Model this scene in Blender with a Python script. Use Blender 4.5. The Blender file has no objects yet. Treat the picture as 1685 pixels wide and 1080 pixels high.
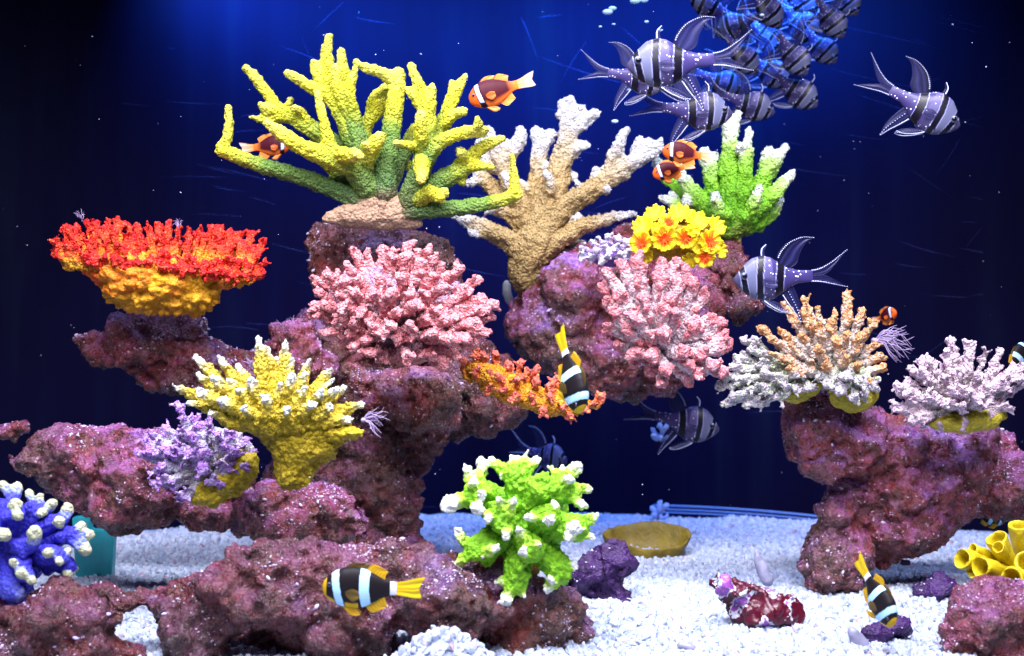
import bpy, bmesh, math, random
import numpy as np
from mathutils import Vector, Matrix, noise as mnoise
rnd = random.Random(7)
C = bpy.context.scene.collection
SC = bpy.context.scene
R = math.radians
F = 2022.0                      # focal length in photo pixels (photo is 1685 wide)

# ------------------------------------------------------------------ camera, world, lamps, exposure
cam = bpy.data.cameras.new('camera'); camo = bpy.data.objects.new('camera', cam); C.objects.link(camo)
camo.location = (0, 0, 0); camo.rotation_euler = (R(90), 0, 0)
cam.sensor_width = 36; cam.lens = 36 * F / 1685; cam.clip_start = 0.01; cam.clip_end = 20
cam.dof.use_dof = True; cam.dof.focus_distance = 1.08; cam.dof.aperture_fstop = 7.0
SC.camera = camo
w = bpy.data.worlds.new("World"); SC.world = w; w.use_nodes = True
bgn = w.node_tree.nodes['Background']
bgn.inputs[0].default_value = (0.36, 0.28, 0.95, 1); bgn.inputs[1].default_value = 0.085
SC.view_settings.view_transform = 'Standard'; SC.view_settings.look = 'None'
SC.view_settings.exposure = 0.0; SC.view_settings.gamma = 1.0

def area(name, loc, target, sx, sy, power, col, spread=180):
    l = bpy.data.lights.new(name, 'AREA'); l.shape = 'RECTANGLE'; l.size = sx; l.size_y = sy
    l.energy = power; l.color = col; l.spread = R(spread)
    o = bpy.data.objects.new(name, l); C.objects.link(o); o.location = loc
    o.rotation_euler = (Vector(target) - Vector(loc)).to_track_quat('-Z', 'Y').to_euler()
    return o
area('tank_lamp', (0.0, 0.74, 0.62), (0.0, 1.06, -0.08), 1.1, 0.14, 11.0, (0.90, 0.88, 1.0), 100)
area('front_fill_lamp', (0.0, 0.42, 0.50), (0.0, 1.02, -0.10), 1.0, 0.10, 3.2, (0.88, 0.84, 1.0), 80)  # added fill light to brighten the coral fronts
area('tank_lamp_rear', (0.12, 1.20, 0.60), (0.12, 1.20, -0.2), 0.9, 0.10, 2.0, (0.50, 0.60, 1.0), 100)
area('wall_glow_lamp', (0.0, 1.44, 0.47), (0.02, 1.66, 0.33), 0.80, 0.05, 16.0, (0.04, 0.22, 1.0), 135)  # added blue light standing in for the water surface glow on the wall

# ------------------------------------------------------------------ coordinates
def P(px, py, d):
    return np.array([(px - 842.5) / F * d, d, -(py - 540) / F * d])
def PO(px, py, d, dd):            # dd: depth offset in photo pixels at distance d
    return P(px, py, d + dd * d / F)

# ------------------------------------------------------------------ node helpers
class NT:
    def __init__(s, name):
        m = bpy.data.materials.new(name); m.use_nodes = True; s.m = m; s.t = m.node_tree
        s.b = s.t.nodes['Principled BSDF']
    def n(s, typ, **kw):
        nd = s.t.nodes.new(typ)
        for k, v in kw.items():
            if isinstance(k, str) and hasattr(nd, k) and k not in nd.inputs: setattr(nd, k, v)
            else: nd.inputs[k].default_value = v
        return nd
    def l(s, a, b): s.t.links.new(a, b)
    def noise(s, scale, detail=4, rough=.6, vec=None):
        nd = s.n('ShaderNodeTexNoise'); nd.inputs['Scale'].default_value = scale
        nd.inputs['Detail'].default_value = detail; nd.inputs['Roughness'].default_value = rough
        s.l(vec or s.co(), nd.inputs['Vector']); return nd.outputs['Fac']
    def co(s):
        if not hasattr(s, '_c'): s._c = s.n('ShaderNodeTexCoord').outputs['Object']
        return s._c
    def voro(s, scale, out='Distance', feature='F1'):
        nd = s.n('ShaderNodeTexVoronoi'); nd.feature = feature; nd.inputs['Scale'].default_value = scale
        s.l(s.co(), nd.inputs['Vector']); return nd.outputs[out]
    def math(s, op, a, b=None, c=None, clamp=False):
        nd = s.n('ShaderNodeMath'); nd.operation = op; nd.use_clamp = clamp
        for i, v in enumerate((a, b, c)):
            if v is None: continue
            if isinstance(v, (int, float)): nd.inputs[i].default_value = v
            else: s.l(v, nd.inputs[i])
        return nd.outputs[0]
    def ramp(s, fac, stops, interp='LINEAR'):
        nd = s.n('ShaderNodeValToRGB'); nd.color_ramp.interpolation = interp
        e = nd.color_ramp.elements
        while len(e) < len(stops): e.new(0.5)
        for i, (p, c) in enumerate(stops):
            e[i].position = p; e[i].color = (c[0], c[1], c[2], 1) if not isinstance(c, (int, float)) else (c, c, c, 1)
        s.l(fac, nd.inputs[0]); return nd.outputs[0]
    def mix(s, fac, a, b, mode='MIX'):
        nd = s.n('ShaderNodeMix'); nd.data_type = 'RGBA'; nd.blend_type = mode
        if isinstance(fac, (int, float)): nd.inputs[0].default_value = fac
        else: s.l(fac, nd.inputs[0])
        for i, v in ((6, a), (7, b)):
            if isinstance(v, tuple): nd.inputs[i].default_value = (v[0], v[1], v[2], 1)
            else: s.l(v, nd.inputs[i])
        return nd.outputs[2]
    def attr(s, name, out='Fac', typ='GEOMETRY'):
        nd = s.n('ShaderNodeAttribute'); nd.attribute_name = name; nd.attribute_type = typ; return nd.outputs[out]
    def bump(s, h, strength, dist, prev=None):
        nd = s.n('ShaderNodeBump'); nd.inputs['Strength'].default_value = strength
        nd.inputs['Distance'].default_value = dist; s.l(h, nd.inputs['Height'])
        if prev is not None: s.l(prev, nd.inputs['Normal'])
        return nd.outputs[0]
    def done(s, col=None, rough=.5, nrm=None, spec=.5):
        if col is not None:
            if isinstance(col, tuple): s.b.inputs['Base Color'].default_value = (*col, 1)
            else: s.l(col, s.b.inputs['Base Color'])
        if isinstance(rough, (int, float)): s.b.inputs['Roughness'].default_value = rough
        else: s.l(rough, s.b.inputs['Roughness'])
        s.b.inputs['Specular IOR Level'].default_value = spec
        if nrm is not None: s.l(nrm, s.b.inputs['Normal'])
        return s.m

def coral_mat(name, stops, var=.18, nubs=700, nubstr=.6, rough=.55, dark=(.5, .45, .4), speck=None):
    s = NT(name)
    u = s.attr('u'); nz = s.noise(90, 4)
    uu = s.math('ADD', u, s.math('MULTIPLY', s.math('SUBTRACT', nz, .5), var * 2))
    col = s.ramp(uu, stops)
    fine = s.noise(420, 3)
    pit = s.ramp(fine, [(.3, dark), (.5, (1, 1, 1)), (.72, (1.0, 1.0, 1.0))])
    col = s.mix(.55, col, pit, 'MULTIPLY')
    if speck: col = s.mix(s.math('MULTIPLY', s.math('GREATER_THAN', s.noise(260, 2), .6), .7), col, speck)
    v = s.voro(nubs)
    n1 = s.bump(s.math('SUBTRACT', 1.0, v), min(1, nubstr), .0030)
    n2 = s.bump(s.noise(700, 3), .8, .0016, n1)
    return s.done(col, rough, n2, .35)

def rock_mat(name, tint=(1, 1, 1), purple=.5, seed=0.0):
    s = NT(name)
    mp = s.n('ShaderNodeMapping'); mp.inputs['Location'].default_value = (seed, seed * 1.7, -seed)
    s.l(s.co(), mp.inputs['Vector']); s._c = mp.outputs[0]
    a = s.noise(13, 6, .68); b = s.noise(48, 5, .7); c = s.noise(150, 4, .7); e = s.noise(28, 5, .65)
    col = s.ramp(a, [(.26, (.028, .014, .007)), (.40, (.095, .032, .017)), (.50, (.22, .040, .030)), (.58, (.10, .036, .026)), (.66, (.20, .060, .075)), (.76, (.05, .024, .018))])
    col = s.mix(s.ramp(b, [(.52, 0), (.64, .75)]), col, (.30, .055, .070))
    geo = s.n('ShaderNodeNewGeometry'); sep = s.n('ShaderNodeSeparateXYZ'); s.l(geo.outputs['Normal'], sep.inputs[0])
    up = s.math('MULTIPLY_ADD', sep.outputs[2], 1.0, .18, clamp=True)          # upper faces: mostly light painted into the colour, some coralline algae
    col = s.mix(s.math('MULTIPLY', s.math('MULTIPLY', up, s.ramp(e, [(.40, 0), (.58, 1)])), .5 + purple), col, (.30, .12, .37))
    col = s.mix(s.math('MULTIPLY', s.ramp(c, [(.54, 0), (.68, 1)]), .5), col, (.46, .24, .42))
    col = s.mix(s.ramp(s.noise(75, 4, .7), [(.60, 0), (.70, .7)]), col, (.10, .11, .035))
    col = s.mix(s.ramp(c, [(.30, .8), (.45, 0)]), col, (.03, .012, .015))
    g = s.noise(9, 3, .5); col = s.mix(s.ramp(g, [(.50, 0), (.62, .75)]), col, s.mix(s.ramp(c, [(.4, 0), (.6, 1)]), (.045, .028, .018), (.15, .10, .07)))
    h = s.noise(17, 3, .5); col = s.mix(s.math('MULTIPLY', up, s.ramp(h, [(.54, 0), (.66, .75)])), col, s.mix(s.ramp(c, [(.42, 0), (.6, 1)]), (.16, .07, .42), (.42, .36, .78)))  # blue-violet highlights painted into the colour of some tops
    # small pale flecks: wet sparkle painted into the colour
    cellc = s.voro(330, 'Color'); dist = s.voro(330); sp = s.n('ShaderNodeSeparateColor'); s.l(cellc, sp.inputs[0])
    fleck = s.math('MULTIPLY', s.math('GREATER_THAN', sp.outputs[0], .86), s.math('LESS_THAN', dist, .34))
    fleck = s.math('MULTIPLY', fleck, s.math('GREATER_THAN', e, .47))
    col = s.mix(s.math('MULTIPLY', fleck, .8), col, s.mix(sp.outputs[1], (.62, .5, .8), (.7, .66, .55)))
    if tint != (1, 1, 1): col = s.mix(1.0, col, tint, 'MULTIPLY')
    n1 = s.bump(b, .9, .010)
    n2 = s.bump(c, 1.0, .006, n1)
    n3 = s.bump(s.noise(420, 3, .7), 1.0, .003, n2)
    return s.done(col, s.ramp(c, [(.35, .14), (.65, .42)]), n3, .8)

def plain(name, col, rough=.5, nscale=120, var=.3, bump=.3, bd=.001):
    s = NT(name); nz = s.noise(nscale, 4)
    c = s.mix(s.ramp(nz, [(.35, 0), (.65, var)]), col, tuple(x * .45 for x in col))
    return s.done(c, rough, s.bump(s.noise(nscale * 4, 3), bump, bd))

def vcol_mat(name, rough=.4, bump=.15, scale=90, spec=.5, trans=0):
    s = NT(name); c = s.attr('col', 'Color')
    m = s.done(c, rough, s.bump(s.voro(scale), bump * .3, .004), spec * .5)
    s.b.inputs['Subsurface Weight'].default_value = 0
    return m

# ------------------------------------------------------------------ objects
def tag(o, label=None, cat=None, group=None, kind=None):
    for k, v in (('label', label), ('category', cat), ('group', group), ('kind', kind)):
        if v: o[k] = v
    return o
def thing(name, loc, label, cat, group=None):
    o = bpy.data.objects.new(name, None); C.objects.link(o); o.location = tuple(float(v) for v in loc); o.empty_display_size = .02
    return tag(o, label, cat, group)
def mesh_obj(name, verts, faces, mat, parent=None, smooth=True):
    me = bpy.data.meshes.new(name)
    v = np.asarray(verts, dtype=float).reshape(-1, 3)
    if parent is not None: v = v - np.array(parent.location)
    me.from_pydata(v.tolist(), [], [tuple(f) for f in faces])
    me.materials.append(mat)
    if smooth: me.polygons.foreach_set('use_smooth', [True] * len(me.polygons))
    me.update()
    o = bpy.data.objects.new(name, me); C.objects.link(o)
    if parent is not None: o.parent = parent
    return o
class MB:
    def __init__(s): s.v = []; s.f = []; s.c = []
    def add(s, v, f, col=None):
        b = sum(len(a) for a in s.v); v = np.asarray(v, float)
        s.v.append(v); s.f += [tuple(i + b for i in q) for q in f]
        s.c.append(np.tile(np.array(col if col is not None else (1, 1, 1)), (len(v), 1)) if np.ndim(col) < 2 else np.asarray(col))
    def obj(s, name, mat, parent=None, smooth=True, colattr=False):
        o = mesh_obj(name, np.concatenate(s.v), s.f, mat, parent, smooth)
        if colattr:
            a = o.data.attributes.new('col', 'FLOAT_COLOR', 'POINT'); c = np.concatenate(s.c)
            a.data.foreach_set('color', np.hstack([c, np.ones((len(c), 1))]).astype(np.float32).ravel())
        return o
def ico(sub):
    bm = bmesh.new(); bmesh.ops.create_icosphere(bm, subdivisions=sub, radius=1)
    v = np.array([x.co[:] for x in bm.verts]); f = [tuple(q.index for q in p.verts) for p in bm.faces]; bm.free(); return v, f
ICO1, ICO2, ICO3 = ico(1), ico(2), ico(3)

def spline(pts, step):
    """Catmull-Rom through rows (x,y,z,r...)"""
    p = np.asarray(pts, float)
    if len(p) == 2: q = np.vstack([p[0], p[0] * .5 + p[1] * .5, p[1]]); p = q
    ext = np.vstack([2 * p[0] - p[1], p, 2 * p[-1] - p[-2]]); out = []
    for i in range(1, len(ext) - 2):
        a, b, c, d = ext[i - 1:i + 3]; n = max(2, int(np.linalg.norm((c - b)[:3]) / step))
        for k in range(n):
            t = k / n
            out.append(.5 * ((2 * b) + (-a + c) * t + (2 * a - 5 * b + 4 * c - d) * t * t + (-a + 3 * b - 3 * c + d) * t ** 3))
    out.append(ext[-2]); return np.array(out)
def tube(path, sides=8, cap=True):
    """path rows x,y,z,r -> closed tube with round ends"""
    path = np.asarray(path, float)
    if cap:
        def ext(p, q):
            d = (p - q)[:3]; d /= max(np.linalg.norm(d), 1e-9); r = p[3]
            return [np.append(p[:3] + d * r * .55, r * .8), np.append(p[:3] + d * r * .95, r * .3)]
        a = ext(path[0], path[1]); b = ext(path[-1], path[-2])
        path = np.vstack([a[1], a[0], path, b[0], b[1]])
    n = len(path); T = np.gradient(path[:, :3], axis=0); T /= np.maximum(np.linalg.norm(T, axis=1, keepdims=True), 1e-9)
    u = np.cross(T[0], [0.3, .9, .1]); u /= np.linalg.norm(u); V = []
    for i in range(n):
        u = u - T[i] * np.dot(u, T[i]); u /= max(np.linalg.norm(u), 1e-9); w_ = np.cross(T[i], u)
        for k in range(sides):
            a = 2 * math.pi * k / sides
            V.append(path[i, :3] + path[i, 3] * (math.cos(a) * u + math.sin(a) * w_))
    Fc = [(i * sides + k, i * sides + (k + 1) % sides, (i + 1) * sides + (k + 1) % sides, (i + 1) * sides + k) for i in range(n - 1) for k in range(sides)]
    Fc.append(tuple(range(sides))[::-1]); Fc.append(tuple((n - 1) * sides + k for k in range(sides)))
    return np.array(V), Fc

# textures used only as displacement fields (real relief)
def tex(name, typ, **kw):
    t = bpy.data.textures.new(name, typ)
    for k, v in kw.items(): setattr(t, k, v)
    return t
T_BIG = tex('big', 'CLOUDS', noise_scale=.075, noise_depth=2)
T_MID = tex('mid', 'CLOUDS', noise_scale=.024, noise_depth=4)
T_PIT = tex('pit', 'VORONOI', noise_scale=.022)
T_FINE = tex('fine', 'CLOUDS', noise_scale=.0075, noise_depth=3, noise_type='HARD_NOISE')
T_CM = tex('coralmid', 'CLOUDS', noise_scale=.011, noise_depth=3)
T_NUB = tex('nub', 'VORONOI', noise_scale=.0042)
T_KNOB = tex('knob', 'VORONOI', noise_scale=.009)
JOBS = []
def remeshed(name, mb, mat, parent, voxel, disp, skel=None, smooth=0):
    o = mb.obj(name, mat, parent)
    m = o.modifiers.new('r', 'REMESH'); m.mode = 'VOXEL'; m.voxel_size = voxel
    if smooth:
        s = o.modifiers.new('s', 'SMOOTH'); s.factor = .6; s.iterations = smooth
    for t, st, mid in disp:
        d = o.modifiers.new('d', 'DISPLACE'); d.texture = t; d.strength = st; d.mid_level = mid; d.texture_coords = 'LOCAL'
    JOBS.append((o, mat, skel, np.array(parent.location) if parent is not None else np.zeros(3)))
    return o
def finalize():
    bpy.context.view_layer.update(); dg = bpy.context.evaluated_depsgraph_get(); res = []
    for o, mat, skel, loc in JOBS:
        res.append(bpy.data.meshes.new_from_object(o.evaluated_get(dg)))
    for (o, mat, skel, loc), me in zip(JOBS, res):
        o.modifiers.clear(); old = o.data; o.data = me; bpy.data.meshes.remove(old)
        if not me.materials: me.materials.append(mat)
        n = len(me.vertices)
        me.polygons.foreach_set('use_smooth', np.ones(len(me.polygons), bool))
        if skel is not None and n:
            v = np.empty(n * 3, np.float32); me.vertices.foreach_get('co', v); v = v.reshape(-1, 3)
            S = np.asarray(skel, np.float32); S3 = S[:, :3] - loc.astype(np.float32); u = np.empty(n, np.float32)
            for k in range(0, n, 20000):
                d = ((v[k:k + 20000, None, :] - S3[None]) ** 2).sum(-1) - S[None, :, 3] ** 2
                j = d.argmin(1); u[k:k + 20000] = S[j, 4]
            a = me.attributes.new('u', 'FLOAT', 'POINT'); a.data.foreach_set('value', u)
    bpy.context.view_layer.update()

# ------------------------------------------------------------------ polygon helpers (plan of a silhouette, given depth)
def inside(poly, x, y):
    c = False; n = len(poly)
    for i in range(n):
        x1, y1 = poly[i]; x2, y2 = poly[i - 1]
        if (y1 > y) != (y2 > y) and x < (x2 - x1) * (y - y1) / (y2 - y1) + x1: c = not c
    return c
def edged(poly, x, y):
    best = 1e9; n = len(poly)
    for i in range(n):
        x1, y1 = poly[i]; x2, y2 = poly[i - 1]; dx, dy = x2 - x1, y2 - y1
        t = max(0, min(1, ((x - x1) * dx + (y - y1) * dy) / (dx * dx + dy * dy + 1e-9)))
        best = min(best, math.hypot(x - x1 - t * dx, y - y1 - t * dy))
    return best
def pack(poly, rmax, step=8):
    xs = [p[0] for p in poly]; ys = [p[1] for p in poly]; pts = []
    y = min(ys)
    while y < max(ys):
        x = min(xs)
        while x < max(xs):
            if inside(poly, x, y):
                d = edged(poly, x, y)
                if d > 2.5: pts.append((min(d, rmax), d, x, y))
            x += step
        y += step
    pts.sort(key=lambda q: (-q[0], rnd.random())); out = []
    for r, d, x, y in pts:
        if all(math.hypot(x - a, y - b) > rr * .62 for rr, a, b in out): out.append((r, x, y))
    return out
def blobs(poly, d, rmax=55, lump=30, squash=1.0, step=8, seed=0):
    mb = MB(); k = d / F
    for r, x, y in pack(poly, rmax, step):
        dd = lump * mnoise.noise(Vector((x / 70 + seed, y / 70, seed))) * 2
        c = PO(x, y, d, dd); sub = ICO3 if r > 25 else ICO2
        mb.add(sub[0] * r * k * 1.04 * np.array([1, squash, 1]) + c, sub[1])
    return mb
def base_of(poly, d):
    yb = max(p[1] for p in poly); xs = [p[0] for p in poly]
    return P(sum(xs) / len(xs), yb, d)

# ------------------------------------------------------------------ rocks
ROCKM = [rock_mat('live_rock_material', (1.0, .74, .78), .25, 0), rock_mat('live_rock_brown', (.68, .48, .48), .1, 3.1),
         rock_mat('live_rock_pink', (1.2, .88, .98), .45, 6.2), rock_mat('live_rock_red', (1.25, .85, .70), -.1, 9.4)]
chipm = plain('chip_material', (.62, .55, .78), .3, 300, .3)
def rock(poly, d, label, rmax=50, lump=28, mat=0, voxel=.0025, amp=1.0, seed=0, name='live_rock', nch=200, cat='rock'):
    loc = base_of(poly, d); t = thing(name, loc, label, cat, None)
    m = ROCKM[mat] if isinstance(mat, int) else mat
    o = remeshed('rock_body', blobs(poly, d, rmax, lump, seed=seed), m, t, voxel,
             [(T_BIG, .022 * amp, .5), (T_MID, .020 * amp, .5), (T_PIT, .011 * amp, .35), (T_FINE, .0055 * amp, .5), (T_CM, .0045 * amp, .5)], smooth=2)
    if nch: CHIPS.append((o, t, int(nch * .7), seed))
    return t
CHIPS = []
def add_chips():
    """pale grains and shell bits on the rocks, their pale colour doubling as glints"""
    for o, t, n, seed in CHIPS:
        r = np.random.RandomState(int(seed * 10) + 5); me = o.data
        c = np.empty(len(me.polygons) * 3, np.float32); me.polygons.foreach_get('center', c); c = c.reshape(-1, 3)
        nn = np.empty(len(me.polygons) * 3, np.float32); me.polygons.foreach_get('normal', nn); nn = nn.reshape(-1, 3)
        wgt = np.clip(nn[:, 2] + .35, .04, 1) * (nn[:, 1] < .3); cl = np.array([mnoise.noise(Vector(q) * 22 + Vector((seed, 0, 0))) for q in c]); wgt = wgt * np.clip(cl * 3.2 + .1, .02, 1.5); wgt = wgt / wgt.sum()
        idx = r.choice(len(c), n, p=wgt, replace=False); mb = MB()
        for i in idx:
            s = r.uniform(.0004, .0011) * (2.2 if r.rand() < .08 else 1); q = Matrix.Rotation(r.uniform(0, 6.28), 3, Vector(r.normal(size=3)).normalized())
            mb.add((ICO1[0] * s * np.array([1.3, .7, .6])) @ np.array(q) + c[i] + nn[i] * s * .3, ICO1[1])
        ob = mb.obj('shell_grains', chipm, None); ob.parent = t; ob['kind'] = 'stuff'

rock([(502, 418), (508, 392), (532, 376), (600, 368), (690, 372), (735, 388), (762, 420), (766, 460), (740, 520), (560, 520), (515, 465)], 1.24,
     'rounded maroon live rock directly under the yellow staghorn coral', 48, 18, 3, seed=1)
rock([(455, 560), (480, 525), (540, 490), (700, 490), (800, 560), (850, 630), (868, 680), (842, 706), (790, 716), (738, 726), (702, 752), (692, 810), (700, 890), (760, 945), (640, 985), (470, 970), (420, 850), (440, 770), (455, 700), (425, 620)], 1.26,
     'tall central column of reddish brown live rock behind the pink dome coral', 60, 30, 1, seed=2, nch=240)
rock([(435, 560), (445, 535), (480, 525), (515, 535), (540, 570), (560, 620), (500, 640), (430, 625), (390, 600), (385, 578)], 1.2,
     'small violet rock knob between the red table coral and the pink dome coral', 32, 12, 2, seed=2.6, nch=160)
rock([(560, 600), (660, 610), (740, 605), (770, 640), (765, 670), (735, 700), (735, 728), (690, 720), (640, 700), (590, 670)], 1.19,
     'salmon red rock bulge just below the pink dome coral', 40, 14, 3, seed=2.2, nch=150)
rock([(112, 562), (122, 546), (172, 548), (188, 520), (345, 516), (354, 558), (400, 572), (452, 590), (452, 640), (400, 664), (290, 650), (240, 640), (195, 610), (135, 597)], 1.18,
     'glossy dark purple rock ledge carrying the red and orange table coral', 46, 16, 0, seed=3, nch=520)
rock([(8, 768), (15, 745), (60, 728), (95, 698), (160, 695), (250, 703), (330, 720), (425, 770), (415, 850), (335, 875), (285, 852), (262, 864), (192, 880), (150, 860), (105, 822), (60, 792)], 1.13,
     'wide red and purple rock shelf at left behind the blue coral', 55, 26, 2, seed=4, nch=480)
rock([(-30, 700), (20, 695), (50, 700), (55, 712), (30, 722), (-30, 730)], 1.2, 'small pale tipped rock poking in at the left edge of the photo', 18, 5, 2, seed=4.5, nch=40)
rock([(378, 850), (395, 812), (450, 795), (560, 798), (602, 830), (606, 880), (520, 908), (440, 908), (385, 885)], 1.09,
     'purple topped rock lump under the mustard yellow coral', 42, 12, 2, seed=5, nch=260)
rock([(-60, 985), (20, 985), (90, 965), (165, 975), (205, 1010), (195, 1050), (240, 1075), (250, 1140), (-60, 1140)], .935,
     'dark red rock in the bottom left corner below the blue coral', 50, 20, 1, seed=6, nch=260)
rock([(140, 985), (165, 966), (330, 962), (385, 905), (430, 885), (560, 890), (700, 900), (770, 935), (850, 1000), (780, 1062), (660, 1040), (640, 1120), (520, 1100), (475, 1058), (420, 1036), (372, 1052), (360, 1130), (285, 1130), (268, 1050), (232, 1012), (190, 1004)], .95,
     'broad dark maroon base rock with a black hollow behind the black and yellow clownfish', 58, 18, 1, seed=7, nch=600)
rock([(345, 1030), (500, 1024), (520, 1120), (340, 1130)], .985, 'shadowed brown rock at the back of the hollow at the bottom edge', 46, 10, 1, seed=7.7, nch=0)
rock([(690, 935), (760, 920), (870, 932), (940, 958), (978, 1000), (976, 1045), (935, 1080), (800, 1100), (745, 1075), (715, 1030)], .985,
     'rounded wine red rock under the lime green coral', 50, 14, 3, seed=8, nch=330)
rock([(822, 525), (835, 495), (870, 472), (915, 430), (955, 405), (1005, 396), (1010, 372), (1032, 362), (1062, 385), (1140, 405), (1212, 398), (1236, 440), (1170, 560), (1155, 605), (1110, 642), (1050, 657), (980, 655), (900, 612), (840, 575)], 1.30,
     'large pink and violet rock island behind the pale pink finger coral', 60, 28, 2, seed=9, nch=650)
rock([(1165, 420), (1215, 402), (1238, 440), (1243, 520), (1218, 537), (1195, 520), (1170, 480)], 1.27, 'brown rock lobe hanging beside the cardinalfish above the orange coral', 30, 8, 1, seed=9.5, nch=60)
rock([(1283, 702), (1290, 675), (1318, 650), (1360, 636), (1402, 668), (1470, 684), (1530, 700), (1600, 698), (1650, 700), (1682, 740), (1760, 780), (1760, 850), (1605, 852), (1562, 886), (1500, 918), (1470, 925), (1425, 935), (1430, 968), (1385, 984), (1335, 974), (1318, 940), (1320, 882), (1350, 860), (1362, 812), (1388, 776), (1362, 792), (1328, 782), (1298, 752)], 1.19,
     'big arching pink and brown rock on the right carrying two corals', 58, 24, 2, seed=10, nch=700, voxel=.0024)
rock([(1545, 1140), (1548, 1010), (1572, 975), (1605, 962), (1700, 948), (1760, 955), (1760, 1140)], .955,
     'dark rock in the bottom right corner under the yellow tube sponge', 52, 12, 0, seed=11, nch=300)
purp = plain('purple_coralline', (.045, .007, .105), .5, 60, .9, 1.0, .004)
rock([(925, 955), (958, 915), (990, 912), (1015, 890), (1045, 912), (1048, 930), (1030, 965), (1050, 1005), (1045, 1032), (1012, 1042), (985, 1005), (935, 990)], 1.13,
     'dark purple coralline rubble beside the yellow bowl sponge', 22, 14, purp, voxel=.002, amp=1.1, seed=12, name='coralline_rock', nch=40)
rock([(1500, 965), (1525, 942), (1558, 952), (1578, 975), (1555, 1002), (1512, 990)], 1.14, 'purple coralline lump on the gravel left of the yellow tube sponge', 22, 5, purp, voxel=.002, amp=.8, seed=13, name='coralline_rock', nch=15)
rock([(1418, 1035), (1450, 1016), (1490, 1022), (1502, 1045), (1472, 1070), (1425, 1065)], .985, 'bright purple coralline lump under the small head-down clownfish', 22, 5, purp, voxel=.002, amp=.8, seed=14, name='coralline_rock', nch=15)
rock([(1478, 925), (1487, 918), (1500, 922), (1501, 934), (1488, 937), (1479, 932)], 1.2, 'tiny violet pebble on the gravel near the foot of the right rock', 9, 1, purp, voxel=.0015, amp=.2, seed=15, name='coralline_pebble', nch=0, cat='pebble')
def rubble_mat():
    s = NT('blotched_rubble'); a = s.noise(60, 4, .55); b = s.noise(30, 2, .5, None)
    v = s.voro(38, 'Color'); sp = s.n('ShaderNodeSeparateColor'); s.l(v, sp.inputs[0])
    c = s.ramp(s.math('ADD', a, s.math('MULTIPLY', s.math('SUBTRACT', sp.outputs[0], .5), .16)), [(.44, (.07, .002, .012)), (.52, (.11, .004, .025)), (.525, (.55, .56, .64)), (.57, (.6, .58, .66)), (.575, (.26, .07, .34)), (.7, (.42, .13, .46))], 'CONSTANT')
    return s.done(c, .3, s.bump(s.noise(160, 4), .6, .002))
rock([(1163, 952), (1180, 940), (1258, 962), (1302, 982), (1318, 1022), (1300, 1036), (1235, 1050), (1212, 1022), (1170, 985)], 1.03,
     'crimson, white and lilac blotched piece of rubble lying on the gravel', 26, 4, rubble_mat(), voxel=.0018, amp=1.0, seed=16, name='rubble_rock', nch=0)
greym = plain('grey_shell', (.28, .28, .4), .5, 90, .5)
for lab, pts in (('pointed grey shell shard standing in the gravel above the blotched rubble', [(1243, 905, 2), (1250, 925, 9), (1262, 955, 12)]),
                 ('dark grey blade shaped shard beside the lower purple lump', [(1402, 1040, 9), (1415, 1058, 13), (1430, 1085, 12)]),
                 ('flat lilac grey shell piece in the gravel at the bottom edge', [(1120, 1062, 5), (1135, 1066, 9), (1148, 1074, 4)])):
    d0 = 1.17 if 'standing' in lab else .97
    mb = MB(); mb.add(*tube(spline([np.append(PO(a, b, d0, 0), r * d0 / F) for a, b, r in pts], .004), 8))
    t = thing('shell_shard', P(pts[-1][0], pts[-1][1], d0), lab, 'shell'); remeshed('shard', mb, greym, t, .0016, [(T_CM, .004, .5)])

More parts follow.
